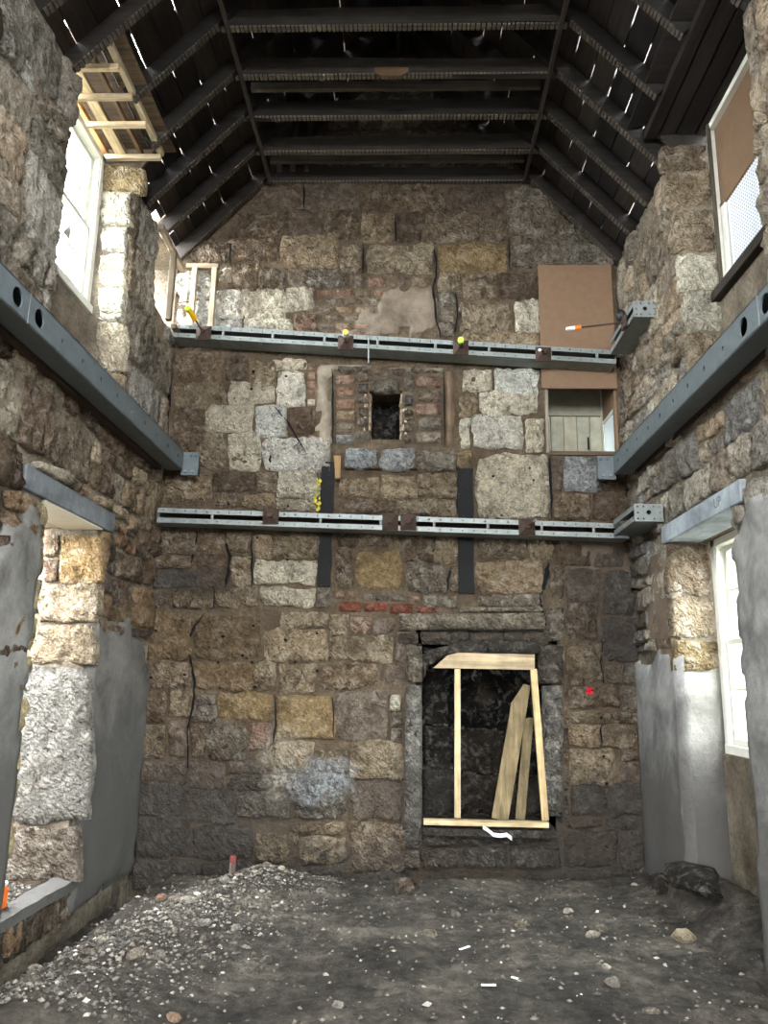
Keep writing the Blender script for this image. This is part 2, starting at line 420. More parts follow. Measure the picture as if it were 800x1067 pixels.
def wall_mesh(name, P, u0, u1, v0, v1, openings, mat, thick=TH, step=.07, amp=.014, top=None, label=None, detail=None):
    """a thick masonry wall with openings; its face is an uneven mortar bed"""
    bm = bmesh.new()
    us = sorted({u0, u1} | {o[0] for o in openings if u0 < o[0] < u1} | {o[1] for o in openings if u0 < o[1] < u1})
    vs = sorted({v0, v1} | {o[2] for o in openings if v0 < o[2] < v1} | {o[3] for o in openings if v0 < o[3] < v1})
    inside = lambda u, v: any(o[0] < u < o[1] and o[2] < v < o[3] for o in openings)
    def sub(a):
        r = []
        for i in range(len(a) - 1):
            n = max(1, round((a[i + 1] - a[i]) / step))
            r += [a[i] + (a[i + 1] - a[i]) * k / n for k in range(n)]
        return r + [a[-1]]
    U, V = sub(us), sub(vs); cache = {}
    def vert(i, j):
        if (i, j) not in cache:
            u, v = U[i], V[j]
            w = -.004 + amp * (1.3 * n3((u, v, 0), 2.6, 5) + 1.1 * n3((u, v, 0), 9., 8))
            cache[i, j] = bm.verts.new(P(u, v, w))
        return cache[i, j]
    for i in range(len(U) - 1):
        for j in range(len(V) - 1):
            if inside((U[i] + U[i + 1]) / 2, (V[j] + V[j + 1]) / 2): continue
            f = [vert(i, j), vert(i + 1, j), vert(i + 1, j + 1), vert(i, j + 1)]
            bm.faces.new(f[::-1] if P.flip else f)
    for i in range(len(us) - 1):                    # solid core, flush in the reveals
        for j in range(len(vs) - 1):
            if inside((us[i] + us[i + 1]) / 2, (vs[j] + vs[j + 1]) / 2): continue
            a, b = P(us[i], vs[j], -.022), P(us[i + 1], vs[j + 1], -thick)
            box_into(bm, [min(a[k], b[k]) for k in range(3)], [max(a[k], b[k]) for k in range(3)])
    me = bpy.data.meshes.new(name); bm.to_mesh(me); bm.free()
    o = link(name, me, mat); tag(o, label, 'wall', kind='structure')
    return o
def core(lo, hi, name, parent, mat): return box(name, lo, hi, M[mat], parent, bev=0)

# ------------------------------------------------------------------ the walls
LL = (4.93, 5.94, .10, 2.78)      # ground floor opening, left  (y0, y1, z0, z1)
LU = (4.72, 5.92, 3.70, 6.20)     # upper window, left
LH = (6.60, 7.325, 5.08, 5.84)     # broken hole by the corner, left
RL = (5.00, 6.22, -.35, 2.78)
RU = (4.24, 5.60, 3.70, 6.20)
NEARS = [(1.2, 1.9, 1.0, 2.6), (.9, 2.1, 4.2, 5.84)]      # assumed windows out of view, sized to set the floor and fill light
FP = (.13, 1.33, .30, 1.96)       # fireplace
NI = (-.42, -.09, 3.97, 4.49)     # small upper grate
CU = (1.36, 2.05, 3.86, 4.95)
SHADE = None     # cupboard opening
VT = 6.02
wall_back = wall_mesh('wall_back', PB, XL - TH, XR + TH, -.4, 9.0, [FP, NI, CU, (2.05, XR + TH + .1, 3.9, 4.36)], M['mortar'], label='tall bare sandstone gable wall with fireplace openings')
wall_left = wall_mesh('wall_left', PL, YF, YB + .02, -.4, 5.86, [LL, LU, LH] + NEARS, M['mortar_side'], thick=.52, label='bare rubble side wall with sash window high up and open doorway')
wall_right = wall_mesh('wall_right', PR, YF, YB + .02, -.4, 5.86, [RL, RU] + NEARS, M['mortar_side'], thick=.52, label='bare rubble side wall with mesh covered window high up')
PF = Plane((0, YF, 0), (1, 0, 0), (0, 0, 1), (0, 1, 0))
wall_front = wall_mesh('wall_front', PF, XL - TH, XR + TH, -.4, 9.0, [(-.9, .7, 0., 2.3), (-1.5, 1.2, 3.8, 5.9)], M['mortar_side'], step=.3, label='bare stone end wall behind the viewer with open doorway')  # unseen rear openings, added and sized to light the gable from behind
# thin window breasts under the high windows and the ground floor window with the sash
box('window_breast', (XL - .5, LU[0], 3.7), (XL - .27, LU[1], 4.62), M['mortar_side'], wall_left, bev=.01)
box('window_breast', (XR + .27, RU[0], 3.7), (XR + .5, RU[1], 4.58), M['mortar_side'], wall_right, bev=.01)
box('window_breast', (XR + .27, RL[0], -.2), (XR + .5, RL[1], 1.12), M['mortar_side'], wall_right, bev=.01)

# daylight openings
for (o, X, nx) in ((LL, XL - TH, 1), (LU, XL - TH, 1), (LH, XL - TH, 1), (RL, XR + TH, -1), (RU, XR + TH, -1), (NEARS[0], XL - TH, 1), (NEARS[1], XL - TH, 1), (NEARS[0], XR + TH, -1), (NEARS[1], XR + TH, -1)):
    portal((X, (o[0] + o[1]) / 2, (o[2] + o[3]) / 2), (nx, 0, 0), o[1] - o[0], o[3] - o[2])
portal((-.1, YF - TH, 1.15), (0, 1, 0), 1.6, 2.3); portal((-.15, YF - TH, 4.85), (0, 1, 0), 2.7, 2.1)

# ------------------------------------------------------------------ stones of the gable wall (laid course by course, pixel boxes of the photograph set on the wall)
C = dict(t=(.61, .545, .45), p=(.84, .80, .71), w=(.91, .89, .84), b=(.50, .435, .36), d=(.36, .305, .25), k=(.35, .33, .31),
         o=(.57, .49, .36), g=(.50, .46, .41), s=(.62, .635, .64), r=(.56, .45, .38), n=(.45, .40, .35), B=(.455, .38, .29))
BACK = """
262 190 317 219 n|317 191 375 218 n|375 192 464 219 b|465 193 526 220 n|528 194 580 243 g|584 232 640 279 g
246 220 288 246 b|289 219 337 245 n|338 219 374 249 b|375 220 412 252 t|413 219 440 252 d|441 221 500 251 b|501 220 527 251 b
198 250 238 274 b|240 246 289 271 b|290 244 351 279 t|355 256 377 284 t|381 253 452 285 t|456 252 530 284 o|532 245 584 279 g
226 278 241 293 p|242 273 270 303 b|271 279 299 303 b|300 281 321 300 n|318 279 362 297 g|363 286 378 300 n|457 284 481 303 t|482 285 519 312 b|520 284 563 311 d
222 302 254 330 w|252 301 297 331 p|296 300 327 324 p|456 305 475 318 g|456 319 474 333 g|457 334 474 348 g|479 315 533 345 t|536 312 563 348 p
220 330 252 346 w|184 284 221 312 w|184 313 221 342 w|253 331 305 348 p|306 325 331 349 r|480 346 563 364 t
182 368 232 397 b|233 370 257 396 d|258 375 288 403 t|282 373 318 385 p|288 386 318 423 w
180 398 234 427 t|238 397 287 421 p|181 426 214 450 b|215 421 264 450 p|266 422 298 455 w|299 424 326 452 d
178 449 200 472 b|202 450 235 489 t|236 450 271 490 p|273 456 345 490 w|220 491 266 512 d|267 490 289 514 t|289 491 334 518 p
166 496 220 525 t|222 513 250 529 b|251 513 285 530 t|286 519 333 531 p
352 497 395 518 t|396 495 434 520 t|435 492 475 518 t|352 519 412 535 b|413 520 475 537 t
480 385 514 407 p|515 383 563 412 w|478 408 497 434 t|498 410 563 432 p|480 436 491 467 p|492 433 546 469 w|547 434 567 470 p
496 472 573 540 p|574 476 588 513 n|589 476 627 512 s|628 480 655 510 d|577 514 616 541 b|617 513 656 540 d
163 554 204 578 b|206 554 234 576 b|236 554 262 578 b|264 556 283 583 t|284 554 332 583 t
160 579 200 592 b|158 593 211 613 k|202 577 238 612 d|240 579 261 611 t|263 584 330 608 p|158 614 179 636 n|180 613 223 635 b|225 612 268 632 t|269 611 330 632 p
349 555 371 570 d|373 555 419 571 b|370 573 418 614 o|349 571 368 613 b|420 556 452 586 b|424 584 465 617 g|454 558 477 588 t|467 590 478 617 b
440 619 476 633 g|330 612 347 634 g
497 554 547 583 b|549 560 576 584 t|496 584 569 617 t|572 587 588 624 b|497 619 568 632 g
578 556 616 590 d|617 556 652 592 n|590 592 627 626 n|629 594 663 640 k|590 627 624 667 b|626 642 668 690 k|592 670 629 711 t|631 692 648 712 b|650 692 669 714 g
568 634 588 668 g|572 670 588 700 g
592 713 625 738 b|627 713 647 738 b|650 716 669 742 g|594 740 637 754 t|639 742 668 754 b|592 755 626 779 t|628 755 664 779 t|593 780 645 816 t|647 780 668 794 b|648 796 671 818 n|594 818 633 849 k|634 818 673 850 k|592 851 630 863 d|631 852 664 866 k|590 865 646 905 d|649 868 674 908 k
150 638 199 689 B|200 640 271 690 B|274 655 341 690 t|291 637 341 655 t|342 640 363 662 t|364 642 388 660 r|389 642 411 660 n|412 657 430 690 n|342 663 410 690 t
200 691 264 720 B|265 691 288 720 t|289 691 330 723 t|332 691 394 719 b|395 691 423 714 n|150 690 198 718 b
146 719 173 752 b|174 719 201 746 t|203 723 224 735 g|203 736 226 753 g|227 721 286 752 o|287 725 347 770 o|349 721 404 771 n|406 723 418 741 p|407 742 419 758 g|406 759 419 775 g
142 755 172 790 t|174 748 197 790 n|199 754 213 790 b|214 753 256 791 g|258 753 284 780 r|285 772 325 806 t|328 781 362 806 t|364 773 420 812 t
140 792 196 818 n|197 792 235 822 n|237 792 283 807 n|236 808 284 824 g|140 819 190 852 k|191 823 243 858 k|245 826 302 852 g|303 808 361 855 g|363 814 421 854 n
136 897 205 925 k|207 898 290 925 k|292 903 360 925 k|362 909 430 925 k|586 907 640 925 k|642 909 680 925 k|139 853 198 896 k|200 859 264 897 k|266 869 310 899 t|303 857 361 871 t|312 872 362 902 t|364 856 424 908 b
"""
rnd = random.Random(11)
def px_quad(P, y, x0, y0, x1, y1, j=.010, gap=-.004):
    pts = []
    for (a, b) in ((x0, y1), (x1, y1), (x1, y0), (x0, y0)):
        pts.append(P.uv(ony(a, b, y)))
    c = (sum(p[0] for p in pts) / 4, sum(p[1] for p in pts) / 4)
    out = []
    for (u, v) in pts:
        du, dv = c[0] - u, c[1] - v
        out.append((u + math.copysign(1, du) * gap + rnd.uniform(-j, j), v + math.copysign(1, dv) * gap + rnd.uniform(-j, j)))
    return out
def vary(c, r, k=.07):
    m = 1 + r.uniform(-k, k) * 1.4; h = r.uniform(-k, k) * .25
    return tuple(max(.02, min(.95, x * m * (1 + s * h))) for x, s in zip(c, (1, 0, -1)))
k = 0
for line in BACK.strip().splitlines():
    for it in line.split('|'):
        x0, y0, x1, y1, c = it.split()
        x0, y0, x1, y1 = map(float, (x0, y0, x1, y1)); k += 1
        big = (x1 - x0) * (y1 - y0) > 1500
        smooth = c in 'BnkdoO'
        stone('stone', PB, px_quad(PB, YB - .03, x0, y0, x1, y1, .017 if big else .009), wall_back, vary(C[c], rnd), 'smooth' if smooth else 'stone',
              proud=rnd.uniform(.026, .055) if not smooth else rnd.uniform(.018, .036), rough=.040 if not smooth else .019, seed=k * 1.7)
# gable above the collars, mostly in the dark behind the timbers
for r in range(4):
    z0 = 6.93 + r * .3; x = -1.5 + r * .28
    while x < 1.25 - r * .28:
        w = rnd.uniform(.3, .6); stone('stone', PB, [(x, z0), (x + w, z0), (x + w, z0 + .28), (x, z0 + .28)], wall_back, vary(C['n'], rnd), seed=900 + x * 7 + r); x += w + .015
# bricks: blocked chimney patch above the upper waling, the grate surround and the patch below the battens
BR = []
for r in range(6):
    y = 301 + r * 8.6; x = 333 + (r % 2) * 9 - 4
    while x < 398:
        BR.append((x, y, min(x + 19, 400), y + 7.6, rnd.choice(['r', 'g', 'b', 'n', 'r']), .012)); x += 20
for r in range(3): BR.append((382 + r * 23, 287, 403 + r * 23, 299, 'rnb'[r], .012))
for r in range(6): BR.append((349, 390 + r * 12.3, 370, 401 + r * 12.3, 'rrrbgs'[r], .02))
for r in range(5): BR.append((433 + (r % 2) * 2, 391 + r * 14.4, 460, 404 + r * 14.4, 'rnrgg'[r], .03))
for r in range(5): BR.append((319, 377 + r * 9.4, 329, 385.5 + r * 9.4, 'rrrrp'[r], .014))
for r in range(3): BR.append((320, 426 + r * 13, 329, 437 + r * 13, 'bkr'[r], .01))
BR += [(349, 614, 360, 624.5, 'r', .03), (361, 615, 371, 624.5, 'r', .025), (378, 618, 389, 626, 'g', .025), (390, 619, 406, 627, 'k', .02), (407, 618, 424, 627, 'n', .03), (425, 620, 439, 626.5, 'r', .02),
       (353, 626, 377, 638, 'R', .045), (378, 627, 404, 638, 'R', .05), (405, 628, 431, 640, 'R', .05), (432, 631, 456, 639, 'R', .035)]
C['R'] = (.50, .30, .24)
for (x0, y0, x1, y1, c, pr) in BR:
    k += 1; stone('brick', PB, px_quad(PB, YB - .02, x0, y0, x1, y1, .002, .003), wall_back, vary(C[c], rnd, .1), 'brick', proud=pr, rough=.006, seed=k * 1.3, corner=.04, edge=.005, fine=.05)
# rough hearting either side of the grate and its lintel
for (x0, y0, x1, y1, c) in ((371, 386, 386, 397, 'n'), (372, 399, 384, 410, 'k'), (371, 412, 385, 421, 'g'), (373, 423, 385, 433, 'd'), (371, 435, 385, 446, 'n'), (372, 448, 386, 462, 'g'),
                            (420, 412, 431, 424, 'k'), (419, 426, 431, 438, 'd'), (420, 440, 431, 450, 'n'), (419, 452, 431, 462, 'g'), (387, 393, 419, 408, 'g'), (420, 390, 432, 409, 'n'), (388, 383, 425, 391, 'n'), (427, 380, 460, 389, 'n'), (350, 380, 385, 388, 'n')):
    k += 1; stone('stone', PB, px_quad(PB, YB - .03, x0, y0, x1, y1, .008, .003), wall_back, vary(C[c], rnd), 'rubble', proud=rnd.uniform(.02, .05), rough=.03, seed=k * 1.3, fine=.035)
# rubble strip beside the cupboard, in the corner and beside the right fireplace jamb
for i in range(9): 
    y = 372 + i * 12; k += 1
    stone('stone', PB, px_quad(PB, YB - .03, 645, y, 657, y + 11, .01, .002), wall_back, vary(C['g'], rnd, .2), 'rubble', proud=rnd.uniform(.02, .07), rough=.03, seed=k * 1.3, fine=.035)
for i in range(11):
    y = 702 + i * 14; k += 1
    stone('stone', PB, px_quad(PB, YB - .03, 588, y, 593, y + 12, .004, .0), wall_back, vary(C['n'], rnd, .2), 'rubble', proud=rnd.uniform(.01, .04), rough=.02, seed=k * 1.3, fine=.03)
for (x0, y0, x1, y1) in ((414, 657, 436, 671), (437, 658, 470, 670), (471, 657, 488, 669), (489, 658, 526, 668), (527, 657, 545, 669), (546, 658, 572, 671)):
    k += 1; stone('stone', PB, px_quad(PB, YB - .03, x0, y0, x1, y1, .012), wall_back, vary((.34, .30, .26), rnd, .15), 'smooth', proud=rnd.uniform(.0, .03), rough=.025, seed=k * 1.3)

# thin skins of old render and a smoothed patch
def coat(parent, P, pts, color, thick=.03, seed=1., name='render_coat', ragged=.04, step=.045, mat='render', amp=.012):
    """a skin of render inside the (u, v) polygon, with a ragged rim"""
    us = [p[0] for p in pts]; vs = [p[1] for p in pts]
    bm = bmesh.new(); nu = max(3, int((max(us) - min(us)) / step)); nv = max(3, int((max(vs) - min(vs)) / step))
    def inside(u, v):
        c = False; j = len(pts) - 1
        for i in range(len(pts)):
            (x0, y0), (x1, y1) = pts[i], pts[j]
            if (y0 > v) != (y1 > v) and u < (x1 - x0) * (v - y0) / (y1 - y0) + x0: c = not c
            j = i
        return c
    cache = {}
    def pos(i, j): return min(us) + (max(us) - min(us)) * i / nu, min(vs) + (max(vs) - min(vs)) * j / nv
    keep = set()
    for i in range(nu):
        for j in range(nv):
            u, v = pos(i + .5, j + .5); r = ragged * 2.2
            if inside(u + r * n3((u, v, 0), 6., seed), v + r * n3((u, v, 0), 6., seed + 5)): keep.add((i, j))
    rim = {}
    for (i, j) in keep:
        for (a, b) in ((i, j), (i + 1, j), (i + 1, j + 1), (i, j + 1)): rim[a, b] = rim.get((a, b), 0) + 1
    def vert(i, j):
        if (i, j) not in cache:
            u, v = pos(i, j); edge = rim[i, j] < 4
            if edge: u += step * .4 * n3((u, v, 0), 11., seed); v += step * .4 * n3((u, v, 0), 11., seed + 2)
            cache[i, j] = bm.verts.new(P(u, v, (-.02 if edge else thick) + amp * n3((u, v, 0), 3.5, seed + 1)))
        return cache[i, j]
    for (i, j) in sorted(keep):
        f = [vert(i, j), vert(i + 1, j), vert(i + 1, j + 1), vert(i, j + 1)]
        bm.faces.new(f[::-1] if P.flip else f)
    return finish(bm, name, M[mat], parent, color, smooth=True, recalc=False)
def pxpoly(P, y, pts): return [P.uv(ony(a, b, y)) for a, b in pts]
coat(wall_back, PB, pxpoly(PB, YB, [(398, 296), (455, 300), (457, 352), (345, 352), (360, 338), (392, 318)]), (.46, .415, .365), .016, 3., step=.035, ragged=.09, amp=.03)
coat(wall_back, PB, pxpoly(PB, YB, [(330, 379), (346, 379), (346, 465), (330, 465)]), (.56, .52, .46), .025, 4., step=.04, ragged=.01)
coat(wall_back, PB, pxpoly(PB, YB, [(463, 386), (474, 386), (474, 467), (462, 467)]), (.40, .34, .28), .04, 5., step=.03, ragged=.005)
coat(wall_back, PB, pxpoly(PB, YB, [(346, 380), (462, 384), (462, 388), (346, 385)]), (.50, .48, .43), .05, 6., step=.02, ragged=.0)

coat(wall_back, PB, pxpoly(PB, YB, [(578, 553), (656, 553), (662, 600), (600, 606), (580, 590)]), (.36, .32, .275), .026, 25., ragged=.06, amp=.03)
# ------------------------------------------------------------------ rubble of the side walls
def rubble(P, parent, u0, u1, v0, v1, holes, seed, ch, cw, pal, name='stone', split=.38, proud=(.015, .05), rough=.022, near=None):
    r = random.Random(seed); vs = [v0]
    while vs[-1] < v1 - ch * .6: vs.append(vs[-1] + ch * r.uniform(.75, 1.35))
    vs[-1] = v1
    amp = ch * .17
    def wave(kk, u): return vs[kk] + (0 if kk in (0, len(vs) - 1) else amp * (n3((u, kk * 3.3, 0), 1.1, seed) * 1.5 + .6 * n3((u, kk * 3.3, 0), 3.5, seed)))
    out = []
    def put(qd):
        a = [min(p[0] for p in qd), max(p[0] for p in qd), min(p[1] for p in qd), max(p[1] for p in qd)]
        for h in holes:
            if a[0] < h[1] and a[1] > h[0] and a[2] < h[3] and a[3] > h[2]:
                cuts = [(h[0] - a[0], 0), (a[1] - h[1], 1), (h[2] - a[2], 2), (a[3] - h[3], 3)]
                room, side = max(cuts)
                if room < .06: return
                if side == 0: qd = [(min(p[0], h[0]), p[1]) for p in qd]
                if side == 1: qd = [(max(p[0], h[1]), p[1]) for p in qd]
                if side == 2: qd = [(p[0], min(p[1], h[2])) for p in qd]
                if side == 3: qd = [(p[0], max(p[1], h[3])) for p in qd]
                a = [min(p[0] for p in qd), max(p[0] for p in qd), min(p[1] for p in qd), max(p[1] for p in qd)]
        if a[1] - a[0] < .05 or a[3] - a[2] < .05: return
        g = .006; c = (sum(p[0] for p in qd) / 4, sum(p[1] for p in qd) / 4)
        out.append([(p[0] + math.copysign(g, c[0] - p[0]), p[1] + math.copysign(g, c[1] - p[1])) for p in qd])
    for kk in range(len(vs) - 1):
        u = u0; sl = 0
        while u < u1 - .04:
            w = cw * r.choice((.55, .8, 1., 1.2, 1.6)) * r.uniform(.85, 1.15)
            if u + w > u1 - cw * .4: w = u1 - u
            sr = r.uniform(-.03, .03) if u + w < u1 else 0
            qd = [(u + sl, wave(kk, u)), (u + w + sr, wave(kk, u + w)), (u + w - sr, wave(kk + 1, u + w)), (u - sl, wave(kk + 1, u))]
            if r.random() < split and w > .16:
                t = r.uniform(.32, .68); L = lambda a, b, s: (a[0] + (b[0] - a[0]) * s, a[1] + (b[1] - a[1]) * s)
                m0, m1 = L(qd[0], qd[3], t + r.uniform(-.1, .1)), L(qd[1], qd[2], t + r.uniform(-.1, .1))
                for half in ([qd[0], qd[1], m1, m0], [m0, m1, qd[2], qd[3]]):
                    if r.random() < .45 and w > .3:
                        s = r.uniform(.35, .65); b, c2 = L(half[0], half[1], s), L(half[3], half[2], s + r.uniform(-.08, .08))
                        put([half[0], b, c2, half[3]]); put([b, half[1], half[2], c2])
                    else: put(half)
            else: put(qd)
            u += w; sl = sr
    rest = bmesh.new(); nrest = 0
    for i, qd in enumerate(out):
        cu = sum(p[0] for p in qd) / 4; cv = sum(p[1] for p in qd) / 4
        pr, rg, sd = r.uniform(*proud), rough * r.uniform(.7, 1.3), seed * 31 + i * 1.37
        if near and not near(cu, cv):
            stone_into(rest, P, qd, pr, rg, sd, fine=.09); nrest += 1; continue
        stone(name, P, qd, parent, vary(tuple(min(.92, q * 1.2) for q in pal(cu, cv, r)), r, .13), 'rubble', proud=pr, rough=rg, seed=sd, corner=.16, edge=.018)
    if nrest:
        o = finish(rest, 'stonework', M['rubble'], parent, (.46, .40, .33), smooth=True, recalc=False); o['kind'] = 'stuff'
    else: rest.free()
    return len(out)
def pal_left(u, v, r):
    if v > 3.9: return r.choice([(.55, .52, .47), (.50, .465, .41), (.60, .575, .53), (.47, .43, .375)])
    if v > 2.9: return r.choice([(.54, .48, .40), (.46, .40, .33), (.60, .56, .49), (.50, .43, .345), (.43, .37, .31)])
    return r.choice([(.40, .34, .28), (.46, .38, .29), (.34, .29, .25)])
def pal_right(u, v, r):
    if v > 4.2: return r.choice([(.54, .49, .42), (.50, .45, .39), (.58, .53, .46)])
    return r.choice([(.60, .565, .51), (.66, .635, .58), (.53, .495, .45), (.55, .49, .42), (.49, .475, .455)])
LINT_L = (4.62, 6.13, 2.76, 2.92); LINT_R = (4.80, 6.36, 2.76, 2.91)
inview = lambda u, v: u > 4.95 - .27 * max(0, v - .4)      # what the frame can show of the side walls
HL = [LL, LU, LH, LINT_L, (6.0, 7.4, -.2, 1.95), (3., 4.93, -.2, 1.5)]
n_l = rubble(PL, wall_left, 3.2, YB - .02, -.1, 3.85, HL, 3, .32, .38, pal_left, near=inview, proud=(.01, .055), rough=.028)
n_l += rubble(PL, wall_left, 3.2, YB - .02, 3.85, 5.86, HL, 5, .44, .50, pal_left, near=inview, proud=(.01, .05), rough=.026, split=.3)
n_r = rubble(PR, wall_right, 3.2, YB - .02, -.1, 5.86, [RL, RU, LINT_R, (6.24, 7.4, -.2, 1.9), (3., 5.0, -.2, 2.6)], 8, .29, .34, pal_right, near=inview, proud=(.01, .05), rough=.026)
print('stones', n_l, n_r, k)
# cement render on the lower walls
coat(wall_left, PL, [(5.93, -.1), (7.35, -.1), (7.33, 1.75), (7.0, 1.9), (6.6, 2.15), (6.3, 1.95), (5.93, 2.15)], (.38, .37, .355), .045, 11.)
coat(wall_left, PL, [(3.2, -.1), (4.95, -.1), (4.95, 2.6), (4.7, 2.75), (4.3, 2.3), (3.2, 2.5)], (.46, .455, .44), .062, 12.)
coat(wall_right, PR, [(6.17, -.1), (7.34, -.1), (7.34, 1.85), (6.9, 1.78), (6.6, 1.95), (6.17, 1.85)], (.55, .55, .545), .045, 13., ragged=.008)
coat(wall_right, PR, [(6.22, 1.8), (6.9, 1.8), (7.0, 2.3), (6.7, 2.75), (6.3, 2.7)], (.42, .37, .32), .03, 14.)
coat(wall_right, PR, [(3.2, -.1), (4.99, -.1), (5.02, 2.45), (4.7, 2.78), (3.2, 2.6)], (.53, .53, .52), .05, 15.)

# reveals: dressed stones of the far jambs
def jamb(parent, y, items, mat='stone', proud=.03, rough=.02):
    global k
    P = Plane((0, y, 0), (1, 0, 0), (0, 0, 1), (0, -1, 0))
    for (x0, y0, x1, y1, c) in items:
        k += 1; stone('stone', P, px_quad(P, y - proud, x0, y0, x1, y1, .006), parent, vary(C.get(c, c) if isinstance(c, str) else c, rnd), mat, proud=proud, rough=rough, seed=k * 1.9)
jamb(wall_left, LL[1], [(62, 556, 105, 606, (.60, .50, .35)), (40, 607, 102, 649, 't'), (28, 650, 99, 691, 't'), (4, 693, 93, 860, (.50, .485, .455)), (-10, 860, 83, 918, 'g'), (42, 558, 60, 580, 'b'), (44, 582, 60, 606, 'd')], rough=.026)
jamb(wall_left, LU[1], [(104, 170, 150, 200, 'o'), (103, 201, 135, 233, 'p'), (103, 235, 132, 262, 'w'), (102, 263, 130, 297, 'p'), (101, 298, 128, 333, 'p'), (100, 336, 129, 386, 'p'), (98, 388, 127, 440, 't')], rough=.03)
jamb(wall_right, RL[1], [(698, 567, 742, 619, 'b'), (700, 622, 745, 664, 't'), (704, 666, 750, 700, 'o')])
jamb(wall_right, RU[1], [(690, 150, 738, 176, 'b'), (694, 178, 740, 214, 't'), (702, 216, 746, 262, 't'), (708, 264, 751, 300, 'p'), (714, 302, 756, 345, 'p'), (718, 347, 756, 400, 't')], rough=.03)
PJ = Plane((0, RL[1], 0), (1, 0, 0), (0, 0, 1), (0, -1, 0))
coat(wall_right, PJ, [(XR - .05, -.1), (XR + .52, -.1), (XR + .52, 1.7), (XR + .3, 1.80), (XR - .05, 1.72)], (.46, .45, .43), .035, 16., step=.05, ragged=.0)
PJL = Plane((0, LL[1], 0), (1, 0, 0), (0, 0, 1), (0, -1, 0))
# broken pale arris stones of the near jamb of the doorway
for i in range(9):
    z = .5 + i * .25; k += 1
    stone('stone', PL, [(4.86, z), (4.97, z), (4.98, z + .23), (4.88, z + .23)], wall_left, vary((.74, .68, .54), rnd), 'rubble', proud=.05, rough=.03, seed=k, fine=.035)

# ------------------------------------------------------------------ roof: rafters, collars, sarking
SL = 1.105; RIDGE = EAVE + (XR - XC) * SL
ANG = math.atan(SL); CA, SA = math.cos(ANG), math.sin(ANG)
def slope_pt(side, dist, y, lift=0.):      # a point dist below the ridge on the rafter underside, lifted outward
    return Vector((XC + side * (dist * CA + lift * SA), y, RIDGE - dist * SA + lift * CA))
LEN = (XR - XC) / CA                        # ridge to wall face
ceiling = tag(empty('ceiling'), 'dark open timber roof of rafters, collars and gappy boarding', 'ceiling', kind='structure')
DARK = (.13, .118, .107); BOARD = (.15, .127, .11)
RAFT = [7.25, 6.76, 6.27, 5.77, 5.24, 4.66, 4.18, 3.68, 3.18, 2.68, 2.18, 1.68, 1.18, .68, .18, -.32, -.82, -1.32, -1.82]
DORM = {-1: (4.70, 5.96), 1: (4.20, 5.64)}
rr = random.Random(5)
for i, y in enumerate(RAFT):
    for s in (-1, 1):
        cut = DORM[s][0] < y < DORM[s][1]
        d1 = (RIDGE - 6.12) / SA if cut else (LEN - .02 if s < 0 and y > 6.7 else LEN + .42)
        a = slope_pt(s, .05, y, .065); b = slope_pt(s, d1, y, .065)
        if i < 9:
            bar('rafter', a, b, .055, .13, M['wood_x'], ceiling, vary(DARK, rr, .15), up=slope_pt(s, 0, 0, 1.) - slope_pt(s, 0, 0), rough=.008, seed=i * 3 + s)
            # pale key marks left by lath and plaster on the underside
        else:
            bar('rafter', a, b, .055, .13, M['wood_x'], ceiling, DARK, up=slope_pt(s, 0, 0, 1.) - slope_pt(s, 0, 0))
    xl = XC - (RIDGE - COLLAR) / SL - .12; xr = XC + (RIDGE - COLLAR) / SL + .12
    t = rr.uniform(-.02, .02)
    bar('collar_tie', (xl, y + .052, COLLAR + .085 + t), (xr, y + .052, COLLAR + .085 - t), .05, .17, M['wood_x'], ceiling, vary((.165, .152, .14), rr, .12), rough=.008, seed=i + 50)
    if i < 9:
        bm = bmesh.new(); x = xl + .1
        while x < xr - .1:
            w = rr.uniform(.02, .034)
            box_into(bm, (x, y + .024, COLLAR - .012 + t * .3), (x + w, y + .080, COLLAR + .004 + t * .3)); x += w + rr.uniform(.008, .014)
        o = finish(bm, 'lath_stubs', M['wood_x'], ceiling, (.40, .37, .33)); o['kind'] = 'stuff'
        for s in (-1, 1):
            cut = DORM[s][0] < y < DORM[s][1]
            d0 = (RIDGE - COLLAR) / SA + .05; d1 = (RIDGE - 6.12) / SA if cut else LEN - .05
            bm = bmesh.new(); d = d0
            while d < d1:
                w = rr.uniform(.02, .034); p = slope_pt(s, d, y, -.008); q = slope_pt(s, d + w, y, .004)
                m = Matrix.Translation(slope_pt(s, d, y)) @ Matrix.Rotation(s * ANG, 4, 'Y')
                box_into(bm, (0 if s > 0 else -w, -.029, -.009), (w if s > 0 else 0, .029, .003), m); d += w + rr.uniform(.008, .014)
            o = finish(bm, 'lath_stubs', M['wood_x'], ceiling, (.30, .27, .24)); o['kind'] = 'stuff'
# thin secondary ties, hangers and the runners along the collar ends
for (y, z) in ((6.02, 6.93), (7.02, 6.93)):
    bar('collar_tie', (XC - 1.32, y, z), (XC + 1.32, y, z), .04, .075, M['wood_x'], ceiling, (.27, .245, .22), rough=.005, seed=y)
for s in (-1, 1):
    bar('runner', (XC + s * 1.36, 3., COLLAR - .02), (XC + s * 1.36, 7.28, COLLAR - .02), .03, .045, M['wood_y'], ceiling, (.24, .215, .19), rough=.006, seed=s)
for (x, y) in ((-1.42, 7.15), (-1.28, 7.15), (-1.13, 7.15), (1.02, 7.12), (-.33, 6.5), (-.12, 6.5)):
    bar('hanger', (x, y, COLLAR + .03), (x + .02, y, COLLAR + .62), .05, .03, M['wood'], ceiling, (.26, .22, .18), up=(0, 1, 0))
bar('ridge_board', (XC, YF, RIDGE - .12), (XC, YB, RIDGE - .12), .03, .22, M['wood_y'], ceiling, DARK)
bm = bmesh.new()     # small splice plate hanging from a collar
